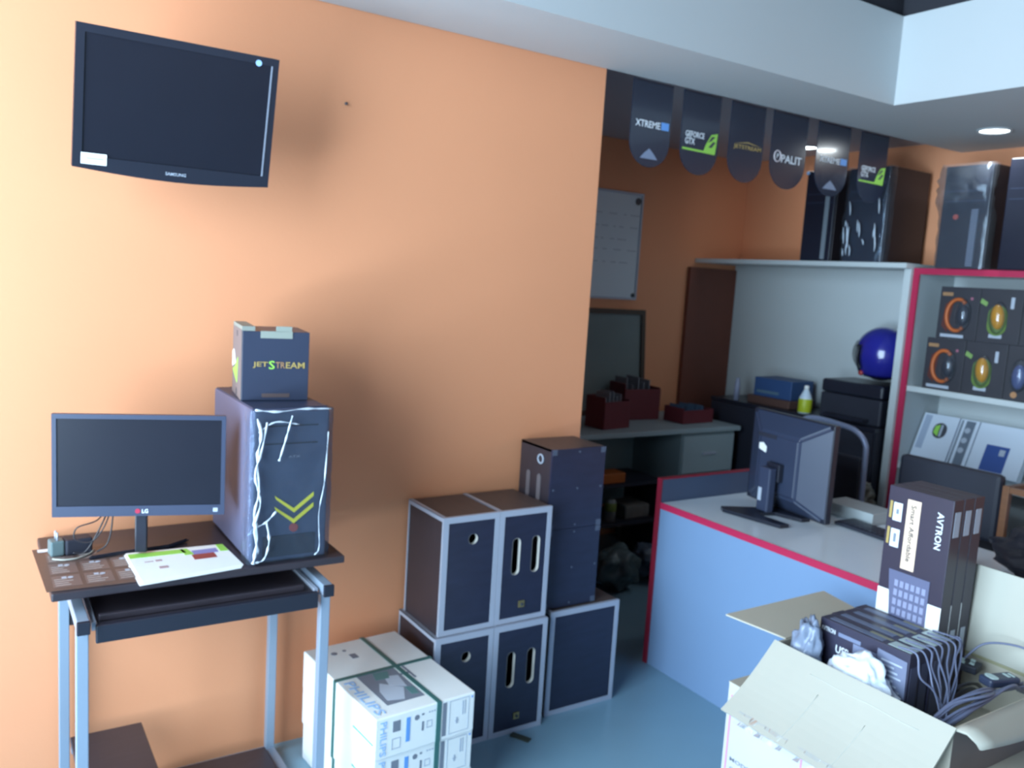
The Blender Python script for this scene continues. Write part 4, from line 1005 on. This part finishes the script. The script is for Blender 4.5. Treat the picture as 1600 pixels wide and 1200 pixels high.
# ================================================================== REAR ROOM CONTENTS
wb = thing('whiteboard', 'white marker board with faint writing on the back orange wall', 'whiteboard', (2.55, 3.806, 1.415))
obj('panel', bx(0, 0.735, 0, 0.012, 0, 0.595, bev=0.002), mat('whiteboard_enamel', (0.62, 0.68, 0.74), 0.35), wb)
F = front(0, 0, 0)
b = new(); F.ring(b, -0.006, -0.006, 0.741, 0.601, 0.012, 0.006); obj('frame', b, SILVER, wb)
b = new(); rr = random.Random(5)
for v in (0.47, 0.40, 0.33, 0.27, 0.20):
    u = 0.30
    while u < 0.68:
        L = rr.uniform(0.02, 0.07); F.rect(b, u, v, u + L, v + 0.006, 0.0008); u += L + rr.uniform(0.015, 0.05)
obj('writing', b, mat('faint_marker', (0.40, 0.45, 0.52), 0.6), wb)
b = new(); F.poly(b, circle(0.705, 0.555, 0.020, 14), 0.006); obj('magnet', b, DARKINK, wb)
b = new(); F.poly(b, circle(0.715, 0.02, 0.012, 12), 0.006); obj('magnet', b, DARKINK, wb)

dk = thing('office_desk', 'grey office desk against the back wall of the rear room', 'desk', (2.30, 3.25, 0))
obj('desk_top', bx(0.0, 1.36, 0, 0.53, 0.722, 0.748, bev=0.003), DESKG, dk)
obj('side_panel', bx(0.02, 0.045, 0.02, 0.50, 0, 0.721), DESKGD, dk)
obj('modesty_panel', bx(0.045, 0.93, 0.40, 0.418, 0.25, 0.721), DESKGD, dk)
pd = obj('pedestal', bx(0.93, 1.33, 0.02, 0.50, 0.03, 0.721), DESKGD, dk)
for k in range(3):
    dr = obj('drawer_front', bx(0.94, 1.32, 0.006, 0.0195, 0.50 - k * 0.22, 0.705 - k * 0.22, bev=0.002), DESKG if k == 0 else DESKGD, dk)
    obj('handle', bx(1.08, 1.18, -0.004, 0.0055, 0.60 - k * 0.22, 0.612 - k * 0.22), SILVER, dr)
fb = thing('framed_board', 'grey board in a dark brown frame leaning on back wall', 'board', (2.66, 3.74, 0.7495), 0, rx=math.radians(-5))
obj('panel', bx(0.02, 0.68, 0.004, 0.014, 0.02, 0.585), GLASSBOARD, fb)
F = front(0, 0.004, 0); b = new(); F.ring(b, 0, 0, 0.70, 0.605, 0.028, 0.012); b.normal_update(); obj('frame', b, mat('dark_brown_frame', (0.06, 0.035, 0.022), 0.5), fb)
def tray_box(loc, rz, w, d, h, label, paper=True, blue=False):
    t = thing('maroon_tray', label, 'tray', loc, rz, 'maroon trays on the office desk')
    b = new(); k = 0.006; box(b, 0, w, 0, k, 0, h * 0.86); box(b, 0, w, d - k, d, 0, h); box(b, 0, k, k, d - k, 0, h); box(b, w - k, w, k, d - k, 0, h * 0.9); box(b, k, w - k, k, d - k, 0, k)
    obj('body', b, MAROON, t)
    rr = random.Random(int(w * 1000))
    b = new()
    for q in range(5): box(b, 0.02 + q * (w - 0.05) / 5, 0.024 + q * (w - 0.05) / 5, 0.02, d - 0.02, k + 0.001, h * rr.uniform(0.95, 1.2))
    obj('papers', b, mat('grey_paper', (0.26, 0.27, 0.31), 0.6) if not blue else mat('dusky_blue_card', (0.07, 0.12, 0.19), 0.5), t)
    return t
tray_box((2.745, 3.34, 0.7495), 0.12, 0.19, 0.14, 0.165, 'upright maroon paper tray on desk before the framed board')
tray_box((3.06, 3.56, 0.7495), -0.1, 0.24, 0.16, 0.20, 'larger maroon tray full of papers in the desk middle')
tray_box((3.33, 3.37, 0.7495), 0.05, 0.24, 0.15, 0.085, 'low maroon tray with dusky blue card at the desk end', blue=True)
# clutter under the desk
sb = thing('storage_rack', 'low dark rack under the office desk holding small items', 'rack', (2.62, 3.28, 0))
obj('shelf_board', bx(0, 0.52, 0, 0.30, 0.455, 0.470), BLACKM, sb)
obj('shelf_board', bx(0, 0.52, 0, 0.30, 0.245, 0.260), BLACKM, sb)
for x in (0.0, 0.505): obj('side_panel', bx(x, x + 0.015, 0, 0.30, 0, 0.454), BLACKM, sb)
b = new(); box(b, 0, 0.17, 0, 0.10, 0, 0.055, 0.006); o = obj('orange_box', b, mat('orange_card', (0.42, 0.11, 0.02), 0.5)); o.location = (2.715, 3.30, 0.4705); tag(o, 'small orange box on top of rack under the desk', 'box')
b = new(); box(b, 0, 0.17, 0, 0.05, 0, 0.16); o = obj('maroon_folder', b, MAROON); o.location = (2.68, 3.45, 0.4705); tag(o, 'dark maroon folder box standing behind the orange box', 'folder')
cp = thing('spray_can', 'small can with green and white band on rack under desk', 'can', (2.83, 3.34, 0.2605)); b = new(); lathe(b, [(0.0001, 0), (0.03, 0), (0.03, 0.10), (0.024, 0.115), (0.0001, 0.115)], 18); obj('body', b, mat('can_grey', (0.26, 0.29, 0.30), 0.4), cp); b = new(); lathe(b, [(0.0305, 0.055), (0.0312, 0.056), (0.0312, 0.098), (0.0305, 0.099)], 18); obj('label_band', b, mat('can_green', (0.20, 0.26, 0.06), 0.5), cp)
b = new(); box(b, 0, 0.17, 0, 0.16, 0, 0.075, 0.01); o = obj('cardboard_box', b, mat('dull_grey_card', (0.16, 0.15, 0.14), 0.6, var=0.4, vscale=30)); o.location = (2.92, 3.32, 0.2605); tag(o, 'dull grey patterned box on the lower board of the rack', 'box')
crumple('plastic_bag', (2.68, 3.08, 0.001), 0.13, 0.10, 0.10, mat('teal_grey_bag', (0.10, 0.14, 0.15), 0.35, var=0.3, vscale=18), 'dull teal bag on floor just past the partition end', 2.2, 0.4)
crumple('plastic_bag', (2.93, 3.12, 0.001), 0.11, 0.10, 0.08, mat('blue_grey_bag', (0.09, 0.12, 0.17), 0.35, var=0.3, vscale=18), 'dull blue bag on floor beside the counter end', 5.2, 0.4)

# dark cabinet in the bay with things on it
cb = thing('low_cabinet', 'low black cabinet in the open shelf bay under printer', 'cabinet', (3.74, 2.475, 0))
obj('body', bx(0.015, 0.355, 0, 1.10, 0.0, 0.850), BLACKM, cb); obj('top_board', bx(0.0, 0.357, 0, 1.10, 0.851, 0.868), BLACK, cb)
for k in range(2):
    dd = obj('door', bx(0.0, 0.0145, 0.01 + k * 0.545, 0.545 + k * 0.545, 0.05, 0.845), BLACKM, cb); obj('handle', bx(-0.012, 0.0, 0.50 + k * 0.08, 0.512 + k * 0.08, 0.45, 0.55), SILVER, dd)
pr_ = thing('printer', 'black desktop printer on the low cabinet beneath blue helmet', 'printer', (3.80, 2.495, 0.8685))
obj('body', bx(0, 0.27, 0, 0.36, 0, 0.135, bev=0.010), BLACKM, pr_); obj('scanner_lid', bx(0.0, 0.27, 0.0, 0.36, 0.137, 0.205, bev=0.012), BLACK, pr_)
obj('paper_tray', bx(-0.05, 0.0, 0.06, 0.30, 0.02, 0.032), BLACK, pr_)
hm = thing('helmet', 'glossy blue open face motorcycle helmet resting on black printer', 'helmet', (3.925, 2.605, 1.0745))
b = new(); ball(b, (0, 0, 0.145), 0.125, 0.140, 0.145, 36)
dl = [v for v in b.verts if (v.co.y > 0.065 and v.co.z < 0.185 and v.co.x < 0.2) or v.co.z < 0.03]
bmesh.ops.delete(b, geom=dl, context='VERTS')
o = obj('shell', b, HELMET, hm); md = o.modifiers.new('thick', 'SOLIDIFY'); md.thickness = 0.012
b = new(); ball(b, (0, 0, 0.140), 0.108, 0.122, 0.125, 28); obj('lining', b, BLACKM, hm)
b = new(); ball(b, (0, 0.014, 0.150), 0.124, 0.138, 0.120, 36)
dl = [v for v in b.verts if v.co.y < 0.072 or v.co.z > 0.215 or v.co.z < 0.055]
bmesh.ops.delete(b, geom=dl, context='VERTS'); o = obj('visor', b, mat('smoke_visor', (0.30, 0.33, 0.33), 0.15, alpha=0.75), hm)
b = new(); lathe(b, [(0.0001, 0.012), (0.012, 0.010), (0.014, 0.0), (0.0001, 0.0)], 14, Matrix.Translation((-0.086, 0.050, 0.050)) @ Matrix.Rotation(-math.pi / 2, 4, 'Y')); obj('strap_stud', b, mat('red_plastic', (0.40, 0.04, 0.04), 0.35), hm)
b = new()
def hx(y, z): return 0.127 * math.sqrt(max(0.0, 1 - (y / 0.142) ** 2 - ((z - 0.145) / 0.147) ** 2))
side = [0.045 + 0.14 * k / 8 for k in range(9)]
P = [(-hx(0.066, z), 0.066, z) for z in side] + [(-hx(y, 0.186), y, 0.186) for y in (0.085, 0.105, 0.122, 0.132)] + [(hx(y, 0.186), y, 0.186) for y in (0.132, 0.122, 0.105, 0.085)] + [(hx(0.066, z), 0.066, z) for z in side[::-1]]
tube(b, P, 0.005, 8); obj('edge_trim', b, BLACK, hm, 'black rubber edge')
bt = thing('spray_bottle', 'white bottle with yellow green label on the low cabinet', 'bottle', (3.80, 2.945, 0.8685))
b = new(); lathe(b, [(0.0001, 0), (0.034, 0.001), (0.035, 0.01), (0.035, 0.075), (0.033, 0.085), (0.014, 0.125), (0.012, 0.130), (0.0001, 0.130)], 24); obj('body', b, mat('bottle_white', (0.60, 0.70, 0.80), 0.35), bt)
b = new(); lathe(b, [(0.0352, 0.006), (0.0358, 0.007), (0.0358, 0.077), (0.0352, 0.078)], 24); obj('label_band', b, mat('yellow_green_label', (0.42, 0.48, 0.02), 0.45), bt)
b = new(); lathe(b, [(0.013, 0.128), (0.013, 0.145), (0.008, 0.150), (0.0001, 0.150)], 16); obj('cap', b, PAPERW, bt)
b = new(); box(b, 0, 0.22, 0, 0.30, 0, 0.045, 0.004); o = obj('brown_box', b, mat('brown_card', (0.10, 0.05, 0.04), 0.6)); o.location = (3.80, 3.05, 0.8685); tag(o, 'flat brown box under the blue box on low cabinet', 'box')
bb = thing('blue_box', 'blue carton on the flat brown box in the rear room', 'box', (3.82, 3.06, 0.9145), 0.06); obj('carton', bx(0, 0.20, 0, 0.25, 0, 0.105, bev=0.003), BLUEBOX, bb); F = leftf(0, 0.25, 0); b = new(); F.rect(b, 0.02, 0.02, 0.17, 0.035); obj('print', b, mat('dull_teal_print', (0.10, 0.17, 0.22), 0.5), bb)
b = new(); lathe(b, [(0.0001, 0), (0.016, 0), (0.016, 0.10), (0.011, 0.115), (0.011, 0.13), (0.0001, 0.13)], 16); o = obj('small_bottle', b, mat('pale_lilac_plastic', (0.28, 0.30, 0.42), 0.4)); o.location = (3.765, 3.40, 0.8685); tag(o, 'small lilac bottle at the far end of low cabinet', 'bottle')

# tubular chair behind the counter
tc_ = thing('tube_chair', 'black chair with bent pale steel tube frame behind the counter', 'chair', (3.30, 2.33, 0))
b = new()
tube(b, smoothpath([(0.0, -0.12, 0.0), (0.0, -0.12, 0.45), (0.0, -0.115, 0.80), (0.0, -0.105, 0.875), (0.0, -0.06, 0.915), (0.0, 0.0, 0.930), (0.0, 0.15, 0.940), (0.0, 0.22, 0.925), (0.0, 0.265, 0.88), (0.0, 0.27, 0.80), (0.0, 0.27, 0.45), (0.0, 0.27, 0.0)], 6), 0.0125, 10)
obj('tube_frame', b, mat('lilac_steel_tube', (0.26, 0.30, 0.44), 0.35, metal=0.3), tc_)
obj('backrest', bx(0.020, 0.045, -0.08, 0.23, 0.56, 0.80, bev=0.010), BLACKM, tc_)
obj('seat', bx(0.02, 0.40, -0.10, 0.25, 0.43, 0.47, bev=0.012), BLACKM, tc_)
for y in (-0.08, 0.23):
    b = new(); tube(b, [(0.38, y, 0.0), (0.36, y, 0.43)], 0.0125, 10); obj('leg', b, STEEL, tc_)
# junk pile on the tube chair seat
crumple('plastic_bag', (3.52, 2.40, 0.472), 0.10, 0.10, 0.085, mat('mottled_bag', (0.13, 0.13, 0.11), 0.4, var=0.8, vscale=30), 'mottled bag lying on the tube framed chair', 3.3, 0.4)

# black chair back
oc2 = thing('office_chair', 'black office chair with wide backrest before the display shelf', 'chair', (3.30, 1.84, 0))
obj('backrest', bx(-0.02, 0.03, -0.215, 0.205, 0.60, 0.868, bev=0.018), BLACKM, oc2)
obj('seat', bx(0.05, 0.45, -0.22, 0.22, 0.42, 0.49, bev=0.02), BLACKM, oc2)
b = new(); box(b, 0.0, 0.018, -0.04, 0.04, 0.45, 0.62); obj('back_support', b, BLACK, oc2)
b = new(); lathe(b, [(0.025, 0.08), (0.025, 0.418)], 14, Matrix.Translation((0.25, 0, 0))); obj('gas_column', b, BLACK, oc2)
for k in range(5):
    a = 2 * math.pi * k / 5 + 0.3; b = new(); tube(b, [(0.25, 0, 0.085), (0.25 + 0.24 * math.cos(a), 0.24 * math.sin(a), 0.06)], [0.02, 0.014], 8); lg_ = obj('base_arm', b, BLACK, oc2)
    b = new(); ball(b, (0.25 + 0.24 * math.cos(a), 0.24 * math.sin(a), 0.028), 0.026, 0.026, 0.027, 12); obj('caster', b, BLACK, lg_)
# wooden stand with a bag inside
ws = thing('wooden_stand', 'brown varnished wooden stand beside the black office chair', 'stand', (3.255, 1.605, 0), math.radians(-90))
for x in (0.0, 0.34):
    for y in (0.0, 0.26): obj('post', bx(x, x + 0.026, y, y + 0.026, 0, 0.84, bev=0.003), BROWNWOOD, ws)
for y in (0.003, 0.263):
    obj('rail', bx(0.0262, 0.3398, y, y + 0.02, 0.815, 0.838), BROWNWOOD, ws); obj('rail', bx(0.0262, 0.3398, y, y + 0.02, 0.585, 0.620), BROWNWOOD, ws)
for x in (0.003, 0.343):
    obj('rail', bx(x, x + 0.02, 0.0262, 0.2598, 0.815, 0.838), BROWNWOOD, ws); obj('rail', bx(x, x + 0.02, 0.0262, 0.2598, 0.565, 0.600), BROWNWOOD, ws)
obj('shelf_board', bx(0.027, 0.339, 0.024, 0.262, 0.603, 0.616), BROWNWOOD, ws)
o = crumple('paper_bag', (3.40, 1.47, 0.617), 0.075, 0.07, 0.10, mat('pale_blue_bag', (0.38, 0.48, 0.64), 0.4, var=0.35, vscale=9), 'pale blue bag standing inside the brown wooden stand', 6.6, 0.3)
# black bag and green tuft on the counter
crumple('cloth_bag', (2.78, 1.22, 0.6612), 0.13, 0.15, 0.075, BLACKM, 'slumped black cloth bag on counter behind the upright rear flap', 8.8, 0.3)
b = new(); rr = random.Random(9)
for k in range(26):
    a = rr.uniform(0, 6.28); r = rr.uniform(0.012, 0.045); tube(b, smoothpath([(0, 0, 0.002), (r * 0.5 * math.cos(a), r * 0.5 * math.sin(a), 0.03), (r * math.cos(a), r * math.sin(a), rr.uniform(0.015, 0.05))], 3), [0.003] * 6 + [0.0015], 5)
o = obj('ribbon_tuft', b, mat('green_ribbon', (0.05, 0.19, 0.07), 0.5)); o.location = (2.72, 1.43, 0.6612); tag(o, 'curly green ribbon tuft on counter behind upright keyboard boxes', 'ribbon')
